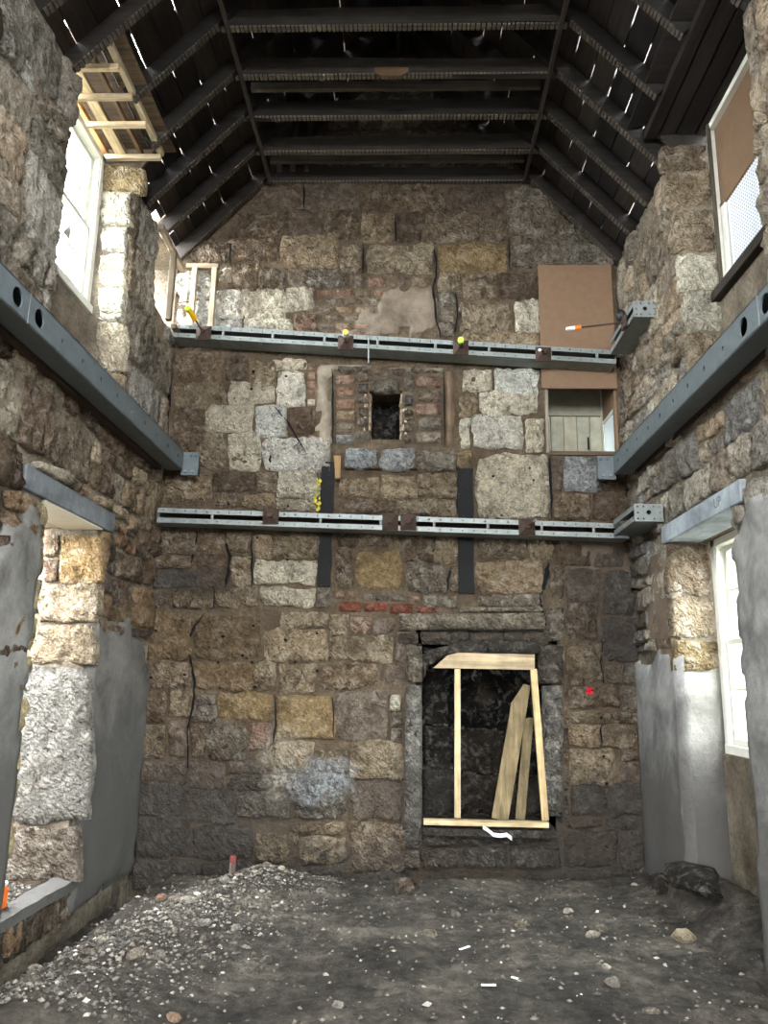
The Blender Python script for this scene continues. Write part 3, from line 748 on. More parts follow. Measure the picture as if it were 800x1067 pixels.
vs = [bm.verts.new((x, y, z)) for y in (5.74, 5.765) for (x, z) in ((-.35, 6.88), (-.35, 6.83), (-.28, 6.79), (-.12, 6.79), (-.05, 6.83), (-.05, 6.88))]
bm.faces.new(vs[:6]); bm.faces.new(vs[6:][::-1])
for i in range(6): bm.faces.new((vs[i], vs[(i + 1) % 6], vs[6 + (i + 1) % 6], vs[6 + i]))
finish(bm, 'splice_plate', M['wood_x'], ceiling, (.36, .29, .22))
BWD, GAP, LIFT = .205, .010, .145
for s in (-1, 1):
    bm = bmesh.new(); m = Matrix.Translation(slope_pt(s, 0, 0, LIFT + .03)) @ Matrix.Rotation(s * ANG, 4, 'Y')
    box_into(bm, (-.25, YF - .6, 0), (.25, YB + .6, .02), m); finish(bm, 'ridge_cap', M['blackrubber'], ceiling)
for s in (-1, 1):
    n = int((LEN + .6) / (BWD + GAP)) + 1
    cover = bmesh.new()
    for i in range(n):
        d0 = .02 + i * (BWD + GAP); d1 = d0 + BWD
        zmid = RIDGE - d1 * SA
        segs = [(YF - .5, YB + .5)]
        if zmid < 6.12: segs = [(YF - .5, DORM[s][0] - .04), (DORM[s][1] + .04, YB + .5)]
        if s < 0 and zmid < 5.85: segs = segs[:1] + [(DORM[s][1] + .04, 6.58)] if len(segs) > 1 else [(YF - .5, 6.58)]
        for (y0, y1) in segs:
            bm = bmesh.new(); m = Matrix.Translation(slope_pt(s, 0, 0, LIFT)) @ Matrix.Rotation(s * ANG, 4, 'Y')
            lo, hi = (d0, d1) if s > 0 else (-d1, -d0)
            box_into(bm, (lo, y0, -.004 + rr.uniform(-.003, .003)), (hi, y1, .016), m)
            finish(bm, 'sarking_board', M['wood_y'], ceiling, vary(BOARD, rr, .25))
            # slates over the joint; here and there one is missing and daylight shows as a slit
            a = y0
            while a < y1:
                if 3. < a < 7.2 and rr.random() < .62:
                    b = min(a + rr.uniform(.10, .34), y1); L_ = rr.uniform(.16, .36) if d0 > .4 else rr.uniform(.05, .16)
                else: b = min(a + rr.uniform(.5, 1.2), y1); L_ = rr.uniform(.08, .3) if 3. < b < 7.25 else 0
                e0, e1 = (d1 - .05, d1 + GAP + .05) if s > 0 else (-d1 - GAP - .05, -d1 + .05)
                box_into(cover, (e0, a, .018), (e1, b, .032), m); a = b + L_
    o = finish(cover, 'slate_cover', M['blackrubber'], ceiling); o['kind'] = 'stuff'

# dormers over the two high windows: cheeks and boarded lids
for s, X, (y0, y1), cc in ((-1, XL, DORM[-1], (.32, .27, .21)), (1, XR, DORM[1], (.16, .14, .125))):
    xo, xi = X + s * .55, X - s * .22
    zt = 6.24 if s < 0 else 6.22
    for yy in (y0 - .03, y1 + .0):
        bm = bmesh.new()
        xo = X + s * .43; pts = [(xo, 5.25), (xo, zt), (XC + s * (RIDGE - zt + .2) / SL, zt), (X + s * .1, EAVE - .05)]
        A = [bm.verts.new((x, yy, z)) for x, z in pts]; B2 = [bm.verts.new((x, yy + .03, z)) for x, z in pts]
        bm.faces.new(A); bm.faces.new(B2[::-1])
        for i in range(4): bm.faces.new((A[i], A[(i + 1) % 4], B2[(i + 1) % 4], B2[i]))
        finish(bm, 'dormer_cheek', M['wood'], ceiling, cc)
    for i in range(4):
        w = (y1 - y0 + .1) / 4; a = y0 - .05 + i * w
        box('dormer_board', (min(xo, xi - s * .1), a, zt), (max(xo, xi - s * .1), a + w - .004, zt + .02), M['wood_x'], ceiling, vary(cc, rr, .2), bev=0)

# unseen wall added outside the doorway to hold back sky light on its jamb
tag(box('sky_block_wall', (-4.55, 1.5, -.2), (-4.25, 9.0, 2.7), M['mortar_side'], None, bev=.02), 'plain stone boundary wall standing outside the open doorway', 'wall', kind='structure')
# ------------------------------------------------------------------ floor, earth, outside ground
def heap(x, y):
    """height of the trodden earth"""
    z = .04 * n3((x, y, 0), .9, 2) + .026 * n3((x, y, 0), 3.1, 3) + .020 * n3((x, y, 0), 8., 4) + .008 * n3((x, y, 0), 19., 5)
    # ridge of spoil running from the near left to the gable
    t = max(0., min(1., (y - 3.9) / 2.8)); cx = -1.78 + .70 * t + .08 * n3((0, y, 0), 1.4, 9)
    z += .15 * math.exp(-((x - cx) / .36) ** 2) * max(0., min(1., (7.05 - y) / .5))
    z -= .07 * math.exp(-((x + 2.35) / .22) ** 2) * max(0., min(1., (y - 4.2)))
    z += .10 * math.exp(-((x - 2.15) / .35) ** 2) * max(0, min(1, (y - 5.2))) 
    if x > 2.0: z += .16 * min(1., (x - 2.0) / .3) + .10 * n3((x, y, 0), 2.2, 12)
    z += .06 * math.exp(-((y - 7.3) / .25) ** 2)
    s_ = lambda a, b, v: (lambda t: t * t * (3 - 2 * t))(max(0., min(1., (v - a) / (b - a))))
    z -= .26 * s_(6.88, 7.06, y + .05 * n3((x, y, 0), 2., 6)) * (1 - s_(-.1, .6, x))
    z -= .12 * s_(6.95, 7.12, y + .05 * n3((x, y, 0), 2., 6)) * s_(0., .6, x)
    z -= .22 * (1 - s_(-2.25, -2.0, x + .05 * n3((x, y, 0), 2., 7))) * s_(4.3, 5.0, y)
    return z - .005
bm = bmesh.new(); nx, ny = 190, 210; x0, x1, y0, y1 = XL - .1, XR + .5, 2.6, 7.5; g = []
for j in range(ny + 1):
    g.append([bm.verts.new((x0 + (x1 - x0) * i / nx, y0 + (y1 - y0) * j / ny, heap(x0 + (x1 - x0) * i / nx, y0 + (y1 - y0) * j / ny))) for i in range(nx + 1)])
for j in range(ny):
    for i in range(nx): bm.faces.new((g[j][i], g[j][i + 1], g[j + 1][i + 1], g[j + 1][i]))
far = [bm.verts.new((x0 + (x1 - x0) * i / nx, YF, 0)) for i in range(nx + 1)]
for i in range(nx): bm.faces.new((far[i], far[i + 1], g[0][i + 1], g[0][i]))
floor = finish(bm, 'floor', M['dirt'], smooth=True, recalc=False)
tag(floor, 'dark trodden earth floor with a low spoil ridge', 'floor', kind='structure')
bm = bmesh.new()
for (a, b, c, d) in ((-30, XL - .1, -30, 40), (XR + .1, 30, -30, 40), (XL - .1, XR + .1, -30, YF - .1), (XL - .1, XR + .1, YB + .3, 40)):
    bm.faces.new([bm.verts.new(p) for p in ((a, c, -.12), (b, c, -.12), (b, d, -.12), (a, d, -.12))])
tag(finish(bm, 'ground', M['dirt'], recalc=False), 'bare ground outside the building', 'ground', kind='structure')

def pebble_into(bm, c, r, rd, flat=.65):
    a = rd.uniform(0, 6.28); q = Matrix.Rotation(a, 3, 'Z') @ Matrix.Rotation(rd.uniform(-.5, .5), 3, 'X')
    V = [(1, 0, 0), (-1, 0, 0), (0, 1, 0), (0, -1, 0), (0, 0, 1), (0, 0, -1)]
    vs = [bm.verts.new(Vector(c) + q @ Vector((v[0] * r * rd.uniform(.6, 1.3), v[1] * r * rd.uniform(.5, 1.), v[2] * r * flat * rd.uniform(.6, 1.1)))) for v in V]
    for f in ((0, 2, 4), (2, 1, 4), (1, 3, 4), (3, 0, 4), (2, 0, 5), (1, 2, 5), (3, 1, 5), (0, 3, 5)): bm.faces.new([vs[i] for i in f])
rp = random.Random(77)
bm = bmesh.new()
for i in range(7600):
    if i < 5600:
        y = rp.uniform(3.9, 7.0); t = (y - 3.9) / 2.8; x = -1.78 + .70 * t + rp.gauss(0, .27)
    else: x, y = rp.uniform(XL, XR), rp.uniform(3.8, 7.3)
    if not (XL + .02 < x < XR - .02): continue
    r = rp.choice((.006, .008, .011, .014, .02)) * rp.uniform(.7, 1.2)
    pebble_into(bm, (x, y, heap(x, y) + r * .25), r, rp)
for i in range(700):
    x, y = rp.uniform(XL - .55, XL - .1), rp.uniform(4.97, 5.9); r = rp.choice((.006, .01, .014)) * rp.uniform(.7, 1.3)
    pebble_into(bm, (x, y, .14 + r * .2), r, rp)
gv = finish(bm, 'gravel', M['gravel'], recalc=False); tag(gv, 'loose grey gravel and chippings strewn over the earth floor', 'gravel', kind='stuff')

def rock(loc, r, color, seed, flat=.6, mat='rubble'):
    bm = bmesh.new(); bmesh.ops.create_icosphere(bm, subdivisions=2, radius=1.)
    q = Matrix.Rotation(seed * 2.1, 3, 'Z')
    sx, sy = random.Random(seed).uniform(.8, 1.35), random.Random(seed + 1).uniform(.6, .95)
    for v in bm.verts:
        p = v.co.copy(); m = 1 + .38 * n3(p, 1.1, seed) + .16 * n3(p, 2.6, seed + 3)
        v.co = Vector(loc) + q @ Vector((p.x * m * sx * r, p.y * m * sy * r, max(-.5, p.z * m) * flat * r))
    return finish(bm, 'rubble_stone', M[mat], None, color, recalc=False)
nr = 0
taken = []
while nr < 46:
    if nr < 30:
        y = rp.uniform(4.2, 6.9); x = -1.78 + .70 * (y - 3.9) / 2.8 + rp.gauss(0, .36)
    else: x, y = rp.uniform(-1.2, 2.0), rp.uniform(4.3, 7.0)
    if not (XL + .12 < x < XR - .12) or any((x - a) ** 2 + (y - b) ** 2 < .018 for a, b in taken): continue
    taken.append((x, y)); r = rp.uniform(.026, .05)
    tag(rock((x, y, heap(x, y) + r * .2), r, vary(rp.choice([(.55, .52, .48), (.45, .42, .38), (.66, .63, .58)]), rp, .12), nr * 1.9 + 1), *(('small rough grey stone among the chippings of the spoil ridge', 'stone', 'loose stones on the spoil ridge') if nr < 30 else ('small grey stone lying loose on the open trodden earth', 'stone', 'loose stones on the open floor'))); nr += 1
for (px, py, r, c, lab) in ((712, 973, .085, (.66, .60, .50), 'large pale flat stone on the earth near the mesh window wall'), (447, 968, .05, (.62, .58, .52), 'pale tan stone alone on the earth in front of the fireplace'),
                            (36, 1021, .055, (.66, .63, .58), 'pale angular stone at the foot of the spoil ridge'), (182, 1052, .045, (.72, .60, .50), 'pinkish pebble on bare earth beside the spoil ridge'),
                            (168, 942, .05, (.68, .55, .45), 'pinkish stone on top of the spoil ridge'), (737, 953, .045, (.78, .76, .72), 'white chip of stone by the dark damp corner'),
                            (625, 964, .05, (.42, .38, .33), 'rounded brown stone on the earth beside the rubble pile')):
    p = onz(px, py, .02); tag(rock((p.x, p.y, heap(p.x, p.y) + r * .15), r, c, px * .13), lab, 'stone')
# lumps of fallen stone along the foot of the hearth and in the right corner
for (px, py, r, c, lab) in ((425, 915, .10, (.36, .31, .26), 'brown fallen lump of stone at the foot of the left fireplace jamb'), (690, 928, .13, (.25, .23, .21), 'dark lump of rubble in the corner below the pale render'),
                            (752, 945, .30, (.15, .14, .13), 'black damp heap of earth under the window recess with white sash'), (460, 902, .09, (.25, .23, .21), 'dark sooty lump of stone under the hearth'),
                            (555, 900, .08, (.22, .21, .20), 'small dark stone under the hearth beside the right fireplace jamb')):
    p = onz(px, py, .08); tag(rock((min(p.x, XR - .05), min(p.y, YB - .12), heap(p.x, p.y) + r * .1), r, c, px * .17, .8 if r < .2 else .35, 'rubble' if r < .2 else 'smooth'), lab, 'stone' if r < .2 else 'earth')

# ------------------------------------------------------------------ steel beams along the side walls
def steel_beam(s, xf, z0, z1, yend, holes, big, label):
    xw = XL + .03 if s < 0 else XR - .03
    t = empty('steel_beam', (xf, 3.0, z0)); tag(t, label, 'beam')
    y0 = -1.5; w = yend - y0; d = (1 if s < 0 else -1)
    hs = [(y - y0, (z1 - z0) * .5, .019) for y in holes] + [(y - y0, (z1 - z0) * .5, .058) for y in big]
    plate_holes('web', (xf, y0, z0), (0, 1, 0), (0, 0, 1), (d, 0, 0), w, z1 - z0, .012, hs, M['steel'], t)
    xb = xf - d * .155
    box('bottom_flange', (min(xf, xb), y0, z0 - .004), (max(xf, xb), yend, z0 + .010), M['steel'], t, bev=.003)
    box('top_flange', (min(xf, xb), y0, z1 - .010), (max(xf, xb), yend, z1 + .004), M['steel'], t, bev=.003)
    box('back_web', (min(xb, xb + d * .012), y0, z0), (max(xb, xb + d * .012), yend, z1), M['steel'], t, bev=0)
    box('packing_plate', (min(xb - d * .012, xw), y0, z0 - .03), (max(xb - d * .012, xw), yend - .1, z0 + .05), M['rust'], t, bev=.003)
    # end plate bolted to the gable
    ex = xf + d * .145
    ep = plate_holes('end_plate', (min(xf - d * .02, ex), yend + .02, z0 - .045), (1, 0, 0), (0, 0, 1), (0, -1, 0), .165, .23, .016, [(.03 if d < 0 else .135, .19, .009), (.09, .19, .009)], M['steel'], t)
    box('end_bracket', (min(xf - d * .02, ex) + .04, yend + .036, z0 + .0), (max(xf - d * .02, ex) - .04, YB - .0, z1 - .04), M['steel'], t, bev=.004)
    for u in (.045, .115):
        tube('bolt', (min(xf - d * .02, ex) + u, yend - .0, z0 - .01), (min(xf - d * .02, ex) + u, yend + .022, z0 - .01), .013, M['galv'], ep, seg=6)
    for y in ((4.0,) if s < 0 else (3.98,)):
        bar('weld_bead', (xf + d * .001, y, z0), (xf + d * .001, y, z1), .008, .004, M['galv'], t, up=(1, 0, 0), bev=0)
    return t
H = [4.44 + .312 * i for i in range(9)]
steel_beam(-1, -2.2, 3.575, 3.765, 7.10, H, (3.87, 4.13, 2.6, 2.3, 1.0), 'blue-grey steel box beam along the wall with the bright sash window')
steel_beam(1, 1.92, 3.555, 3.745, 7.05, [4.48 + .303 * i for i in range(9)], (4.18, 3.9, 2.6, 2.3, 1.0), 'blue-grey steel box beam along the wall with the mesh covered window')

# ------------------------------------------------------------------ galvanised walings (twin channel soldiers) across the gable
def waling(a, b, label, spacers, front=7.05, back=7.27, width=.14):
    """two channels one above the other, open slot between them, from a to b (x, z of the axis)"""
    A, B = Vector((a[0], front, a[1])), Vector((b[0], front, b[1]))
    U = (B - A).normalized(); N = Vector((0, -1, 0)); V = N.cross(U) * -1
    if V.z < 0: V = -V
    L = (B - A).length
    t = empty('waling_beam', A); tag(t, label, 'beam')
    fl = width * .33
    for nm, v0 in (('lower_channel', -width / 2), ('upper_channel', width / 2 - fl)):
        hs = [(.05 + .105 * i, fl * .5, .0075) for i in range(int((L - .06) / .105))]
        ch = plate_holes(nm, A + V * v0, U, V, N, L, fl, .006, hs, M['galv'], t)
        out = v0 if v0 < 0 else width / 2 - .005
        bm = bmesh.new(); m = Matrix((U, -N, V)).transposed().to_4x4(); m.translation = A
        box_into(bm, (0, .006, out), (L, back - front, out + .005), m); finish(bm, 'web', M['galv'], ch)
        bm = bmesh.new(); box_into(bm, (0, back - front - .006, v0), (L, back - front, v0 + fl), m); finish(bm, 'back_flange', M['rust'], ch)  # rust colour paints the shade of the dirty slot onto the back flange
        nst = int(L / .42)
        bm2 = None
        for i in range(nst + 1):
            bm2 = bmesh.new(); x = .02 + i * (L - .05) / nst
            box_into(bm2, (x, .008, out + (-.006 if v0 < 0 else .005)), (x + .008, back - front - .01, out + (0 if v0 < 0 else .011)), m); finish(bm2, 'stiffener', M['galv'], ch)
    for x in spacers:
        c = A + U * x
        tube('spacer_tube', c - V * (width / 2 - fl * .9) - N * .012, c + V * (width / 2 - fl * .9) - N * .012, .014, M['galv'], t, seg=8)
    for x in (.004, L - .010):
        bm = bmesh.new(); box_into(bm, (x, .008, -width / 2 + .006), (x + .006, back - front - .008, width / 2 - .006), m); finish(bm, 'end_plate', M['galv'], t)
    return t
pU0, pU1 = ony(181, 344, 7.05), ony(642, 372, 7.05)
pL0, pL1 = ony(164, 536.5, 7.05), ony(655, 553.5, 7.05)
waling((pU0.x, pU0.z), (pU1.x, pU1.z), 'upper galvanised twin channel beam across the gable above the small grate', [.5, 1.0, 1.52, 2.05, 2.62, 3.15, 3.75, 4.2])
waling((pL0.x, pL0.z), (pL1.x, pL1.z), 'lower galvanised twin channel beam across the gable between grate and fireplace', [.52, 1.55, 2.12, 2.62, 3.12, 3.62, 4.1])
def stub(x0, x1, z0, z1, y0, y1, label):
    t = empty('waling_stub', ((x0 + x1) / 2, (y0 + y1) / 2, z0)); tag(t, label, 'beam')
    w, h = x1 - x0, z1 - z0
    hs = [(w * .5, h * .52, .020)] + [(w * a, h * b, .0075) for a in (.12, .88) for b in (.15, .5, .85)] + [(w * .32, h * .85, .0075), (w * .32, h * .15, .0075), (w * .68, h * .85, .0075), (w * .68, h * .15, .0075)]
    plate_holes('end_plate', (x0, y0, z0), (1, 0, 0), (0, 0, 1), (0, -1, 0), w, h, .010, hs, M['galv'], t)
    fl = h * .33; L = y1 - y0
    for nm, z in (('lower_channel', z0), ('upper_channel', z1 - fl)):
        hh = [(.06 + .1 * i, fl * .5, .0075) for i in range(int((L - .06) / .1))]
        ch = plate_holes(nm, (x0, y0 + .01, z), (0, 1, 0), (0, 0, 1), (-1, 0, 0), L - .01, fl, .006, hh, M['galv'], t)
        zz = z if nm[0] == 'l' else z1 - .005
        box('web', (x0, y0 + .01, zz), (x1, y1, zz + .005), M['galv'], ch, bev=0)
        box('back_flange', (x1 - .006, y0 + .01, z), (x1, y1, z + fl), M['galv'], ch, bev=0)
    return t
stub(1.925, 2.125, 4.735, 4.885, 6.2, 6.98, 'short galvanised twin channel beam end high on the wall beside the brown board')
stub(1.875, 2.115, 2.95, 3.10, 6.33, 6.98, 'short galvanised twin channel beam end on the wall above the concrete lintel with writing')

def anchor(px, py, label, diamond=False, rod=None, cap=None, plates=1, front=7.05):
    """rusty anchor plate, nut and threaded tie rod clamped on a waling"""
    c = ony(px, py, front - .012)
    t = empty('tie_anchor', c); tag(t, label, 'anchor')
    for i in range(plates):
        o = Vector((i * .17 - (plates - 1) * .085, 0, 0)); h = .075
        bm = bmesh.new()
        P4 = [(-h, -h), (h, -h), (h, h), (-h, h)]
        A = [bm.verts.new(c + o + Vector((x, 0, z))) for x, z in P4]; Bk = [bm.verts.new(c + o + Vector((x, .010, z))) for x, z in P4]
        tip = bm.verts.new(c + o + Vector((0, -.05, 0)))
        for q in range(4):
            bm.faces.new((A[q], A[(q + 1) % 4], tip)); bm.faces.new((A[q], Bk[q], Bk[(q + 1) % 4], A[(q + 1) % 4]))
        bm.faces.new(Bk)
        finish(bm, 'dished_plate', M['rust'], t)
        tube('nut', c + o + Vector((0, -.065, 0)), c + o + Vector((0, -.03, 0)), .024, M['rust'], t, seg=6)
    if rod:
        d = ony(rod[0], rod[1], front - rod[2]); a = c + Vector((0, -.05, 0))
        tube('tie_rod', a, d, .0085, M['rust'], t, seg=8)
        if cap:
            dv = (d - a).normalized()
            for (nm, f0, f1, r, m) in cap: tube(nm, d + dv * f0, d + dv * f1, r, M[m], t, seg=10)
    return t
anchor(212, 347, 'rusty tie anchor with yellow capped rod on the upper galvanised beam', rod=(202, 331, .25), cap=[('yellow_cap', -.02, .13, .028, 'yellow'), ('cap_end', .13, .145, .03, 'lime')])
anchor(360, 357, 'rusty tie anchor with white capped rod on the upper galvanised beam', rod=(360, 348, .28), cap=[('white_cap', -.03, .02, .03, 'whiteplastic'), ('blue_tape', .02, .035, .031, 'bluetape'), ('cap_end', .035, .07, .026, 'yellow')])
anchor(480, 362, 'rusty tie anchor with lime green ball cap on the upper galvanised beam', rod=(480, 355, .2), cap=[('green_cap', -.02, .03, .03, 'lime'), ('cap_end', .03, .045, .02, 'lime')])
anchor(566, 369, 'rusty tie anchor with short bare rod on the upper beam below the brown board', rod=(563, 365, .16), cap=[('cap_end', 0, .03, .014, 'whiteplastic')])
anchor(282, 538, 'single rusty dished anchor plate on the lower beam near the left black batten')
anchor(416, 544, 'pair of rusty dished anchor plates in the middle of the lower galvanised beam', plates=2)
anchor(549, 549, 'rusty tie anchor with short rod on the lower beam below the large pale stone', rod=(556, 543, .14), cap=[('cap_end', 0, .03, .012, 'galv')])
# long rod poking sideways out of the high beam end
cc = onx(650, 336, 1.91); t = tag(empty('tie_anchor', cc), 'long horizontal tie rod with orange and clear cap in front of the brown board', 'anchor')
e = ony(605, 341, cc.y); dv = (e - cc).normalized()
bm = bmesh.new(); box_into(bm, cc - Vector((.012, .06, .06)), cc + Vector((.012, .06, .06))); bevel_all(bm, .008); finish(bm, 'anchor_plate', M['rust'], t)
tube('tie_rod', cc, e, .008, M['rust'], t); tube('orange_cap', e, e + dv * .055, .02, M['orange'], t); tube('clear_cap', e + dv * .055, e + dv * .13, .017, M['whiteplastic'], t)
bm = bmesh.new(); bmesh.ops.create_uvsphere(bm, u_segments=12, v_segments=8, radius=.055, matrix=Matrix.Translation(cc + Vector((-.01, .05, .09))) @ Matrix.Diagonal((.8, 1, 1.1, 1)))
finish(bm, 'black_cover', M['blackrubber'], t, smooth=True)
t = tube('suspension_rod', ony(384, 350, 7.035), ony(384, 378, 7.06), .008, M['galv'], bpy.data.objects['waling_beam'])

# ------------------------------------------------------------------ concrete lintels
def lintel(s, X, L, label, depth, lc):
    xf = X + (-s) * .035; xo = X + s * depth
    o = box('concrete_lintel', (min(xf, xo), L[0], L[2]), (max(xf, xo), L[1], L[3]), M['concrete'], None, lc, bev=.008)
    return tag(o, label, 'lintel')
lin_l = lintel(-1, XL, LINT_L, 'grey concrete lintel over the open doorway with bright jamb', .30, (.44, .46, .475))
lin_r = lintel(1, XR, LINT_R, 'pale blue-grey concrete lintel with pencilled letters over the white sash window', .24, (.60, .635, .66))
box('lit_soffit', (XL - .29, 4.94, 2.750), (XL + .02, 5.93, 2.762), M['white'], lin_l, bev=0)  # white sheet added to paint the strong light under the concrete lintel
box('timber_safe_lintel', (XL - .52, 4.8, 2.765), (XL - .31, 6.1, 2.90), M['wood_y'], lin_l, (.85, .82, .76))
[c for c in lin_l.children if 'safe' in c.name][0]['label'] = 'whitened timber inner lintel'
box('timber_safe_lintel', (XR + .25, 4.9, 2.765), (XR + .5, 6.3, 2.88), M['wood_y'], lin_r, (.42, .36, .27))
# pencil marks "UP" on the lintel face
cu = bpy.data.curves.new('pencil_letters', 'FONT'); cu.body = 'UP'; cu.size = .10; cu.extrude = .0006; cu.align_x = 'CENTER'; cu.align_y = 'CENTER'
lt = bpy.data.objects.new('pencil_letters', cu); COL.objects.link(lt); lt.parent = lin_r
p = onx(747, 524, XR - .036)
me_ = bpy.data.meshes.new_from_object(lt.evaluated_get(bpy.context.evaluated_depsgraph_get())); bpy.data.objects.remove(lt)
lt = bpy.data.objects.new('pencil_letters', me_); COL.objects.link(lt); lt.parent = lin_r
lt.rotation_euler = (math.radians(90), 0, math.radians(-90)); lt.location = p - lin_r.location
me_.materials.append(mat_flat('pencil_grey', (.36, .38, .40), .8))

# ------------------------------------------------------------------ windows
def sash(name, X, y0, y1, z0, z1, label, bars, meet, s, panes=True, skip_low=None, wd=.055):
    """box sash window in the wall; X is the frame centre"""
    t = empty(name, (X, (y0 + y1) / 2, z0)); tag(t, label, 'window', kind='structure')
    f = lambda nm, a, b, c, d, dx0=-.045, dx1=.045, par=t, m='white': box(nm, (X + dx0, a, c), (X + dx1, b, d), M[m], par, bev=.004)
    f('jamb_lining', y1 - .07, y1, z0, z1, -.07, .07); f('jamb_lining', y0, y0 + .07, z0, z1, -.07, .07)
    f('head_lining', y0, y1, z1 - .06, z1, -.07, .07); f('window_sill', y0, y1, z0 - .04, z0 + .03, -.075, .10)
    f('staff_bead', y1 - .09, y1 - .065, z0 + .03, z1 - .06, -s * .05 - .012, -s * .05 + .012); f('staff_bead', y0 + .065, y0 + .09, z0 + .03, z1 - .06, -s * .05 - .012, -s * .05 + .012)
    for (a, b, dx) in ((z0 + .03, meet + .02, -s * .022), (meet - .02, z1 - .06, s * .022)):
        sh = empty('sash'); sh.parent = t; sh.location = (0, 0, 0)
        ff = lambda nm, y_0, y_1, z_0, z_1: box(nm, (X + dx - .018, y_0, z_0), (X + dx + .018, y_1, z_1), M['white'], sh, bev=.004)
        ff('stile', y0 + .07, y0 + .07 + wd, a, b); ff('stile', y1 - .07 - wd, y1 - .07, a, b)
        ff('rail', y0 + .07 + wd, y1 - .07 - wd, a, a + .05); ff('rail', y0 + .07 + wd, y1 - .07 - wd, b - .04, b)
        zs = [a + .05] + [z for z in bars if a < z < b] + [b - .04]
        for z in zs[1:-1]: ff('glazing_bar', y0 + .07 + wd, y1 - .07 - wd, z - .011, z + .011)
        for i in range(len(zs) - 1):
            box('pane', (X + dx - .002, y0 + .07 + wd - .005, zs[i] - .005), (X + dx + .002, y1 - .07 - wd + .005, zs[i + 1] + .005), M['glass'], sh, bev=0)
    return t
sash('window_1', XL - .335, LU[0] + .005, LU[1] - .02, 4.64, 6.10, 'bright white painted sash window high in the wall', (5.62, 5.0), 5.34, -1)
w2 = sash('window_2', XR + .36, RL[0] + .005, RL[1] - .04, 1.16, 2.76, 'tall white painted sash window seen edge on under the concrete lintel', (1.6, 2.35), 1.95, 1)
# window with hardboard above and wire mesh below
X = XR + .335; y0, y1, z0, z1 = RU[0] + .01, RU[1] - .02, 4.60, 6.10
t = tag(empty('window_3', (X, 5.1, z0)), 'high window boarded above and covered with white wire mesh below', 'window', kind='structure')
for (nm, a, b, c, d, m) in (('jamb_lining', y1 - .05, y1, z0, z1, 'white'), ('jamb_lining', y0, y0 + .05, z0, z1, 'white'), ('head_lining', y0, y1, z1 - .05, z1, 'white')):
    box(nm, (X - .06, a, c), (X + .06, b, d), M[m], t)
box('dark_sill', (X - .13, y0, z0 - .06), (X + .08, y1, z0 + .02), M['wood_y'], t, (.20, .18, .16))
box('stile', (X - .02, y1 - .14, z0 + .02), (X + .02, y1 - .05, 5.36), M['white'], t); box('staff_bead', (X - .075, y1 - .075, z0), (X - .05, y1 - .04, z1), M['wood'], t, (.30, .27, .23))
box('hardboard_panel', (X - .012, y0 + .05, 5.37), (X + .0, y1 - .05, z1 - .05), M['ply'], t, bev=.002)
box('meeting_rail', (X - .02, y0 + .05, 5.33), (X + .03, y1 - .05, 5.375), M['ply'], t)
bm = bmesh.new(); pit, wd = .030, .013
n = int((y1 - .14 - y0 - .05) / pit)
for i in range(n + 1):
    y = y0 + .05 + i * pit; box_into(bm, (X - .004, y, z0 + .02), (X, y + wd, 5.34))
for i in range(int((5.34 - z0) / pit)):
    z = z0 + .02 + i * pit; box_into(bm, (X - .0, y0 + .05, z), (X + .004, y1 - .14, z + wd))
o = finish(bm, 'wire_mesh', M['whiteplastic'], t, recalc=False); o['kind'] = 'stuff'; o['label'] = 'white perforated mesh'
M['bluegrey'] = mat_flat('blue_grey_sheet', (.30, .29, .50), .5, .3, .2)
box('sky_tone_sheet', (X + .05, 4.80, z0 + .0), (X + .056, y1 - .02, 5.36), M['bluegrey'], t, bev=0)  # added sheet coloured as dimmed sky, kept short so light reaches the jamb

# timber soffit framing above the bright sash window
t = tag(empty('soffit_frame', (-2.5, 5.4, 6.1)), 'open pale timber soffit framing above the bright sash window', 'timber frame')
for y in (4.90, 5.20, 5.51, 5.92):
    bar('cross_batten', (XL - .36, y, 6.125), (-2.24, y, 6.125), .035, .045, M['wood_x'], t, vary((.72, .64, .52), rr, .08), rough=.003, seed=y)
for x, w, c in ((-2.245, .045, (.66, .60, .50)), (-2.42, .03, (.42, .34, .26)), (-2.60, .09, (.74, .66, .52)), (-2.74, .05, (.66, .50, .32))):
    bar('long_batten', (x, 4.72, 6.17), (x, 5.94, 6.17), w, .045, M['wood_y'], t, c, rough=.003, seed=x)
# dark timber lintels above the mesh window
t = tag(empty('timber_lintel', (2.1, 5.1, 6.1)), 'blackened timber lintels with broken edges above the mesh covered window', 'timber frame')
for x, w in ((1.985, .09), (2.11, .12), (2.26, .14), (2.40, .1)):
    bar('lintel_timber', (x, 4.15, 6.13), (x, 5.68, 6.13), w, .07, M['wood_y'], t, vary((.165, .145, .13), rr, .15), rough=.012, seed=x)

# stud framing in the corner by the broken hole
t = tag(empty('corner_stud_frame', (-2.3, 7.2, 5.1)), 'pale timber stud framing in the corner beside the broken hole', 'timber frame')
WC = (.70, .64, .54)
bar('stud', (-2.40, 6.93, 5.06), (-2.40, 6.93, 5.80), .055, .05, M['wood'], t, (.42, .38, .32), up=(0, 1, 0))
bar('wall_rail', (-2.41, 6.52, 5.835), (-2.41, 7.26, 5.80), .05, .06, M['wood_y'], t, (.55, .50, .42))
bar('wall_rail', (-2.36, 6.97, 5.02), (-2.36, 7.24, 5.02), .05, .05, M['wood_y'], t, (.45, .41, .35))
for x in (-2.27, -2.06): bar('stud', (x, 7.24, 5.125), (x, 7.24, 5.80), .05, .06, M['wood'], t, vary(WC, rr, .05), up=(0, 1, 0))
bar('head_rail', (-2.36, 7.24, 5.82), (-2.02, 7.24, 5.82), .06, .05, M['wood_x'], t, (.50, .45, .37))

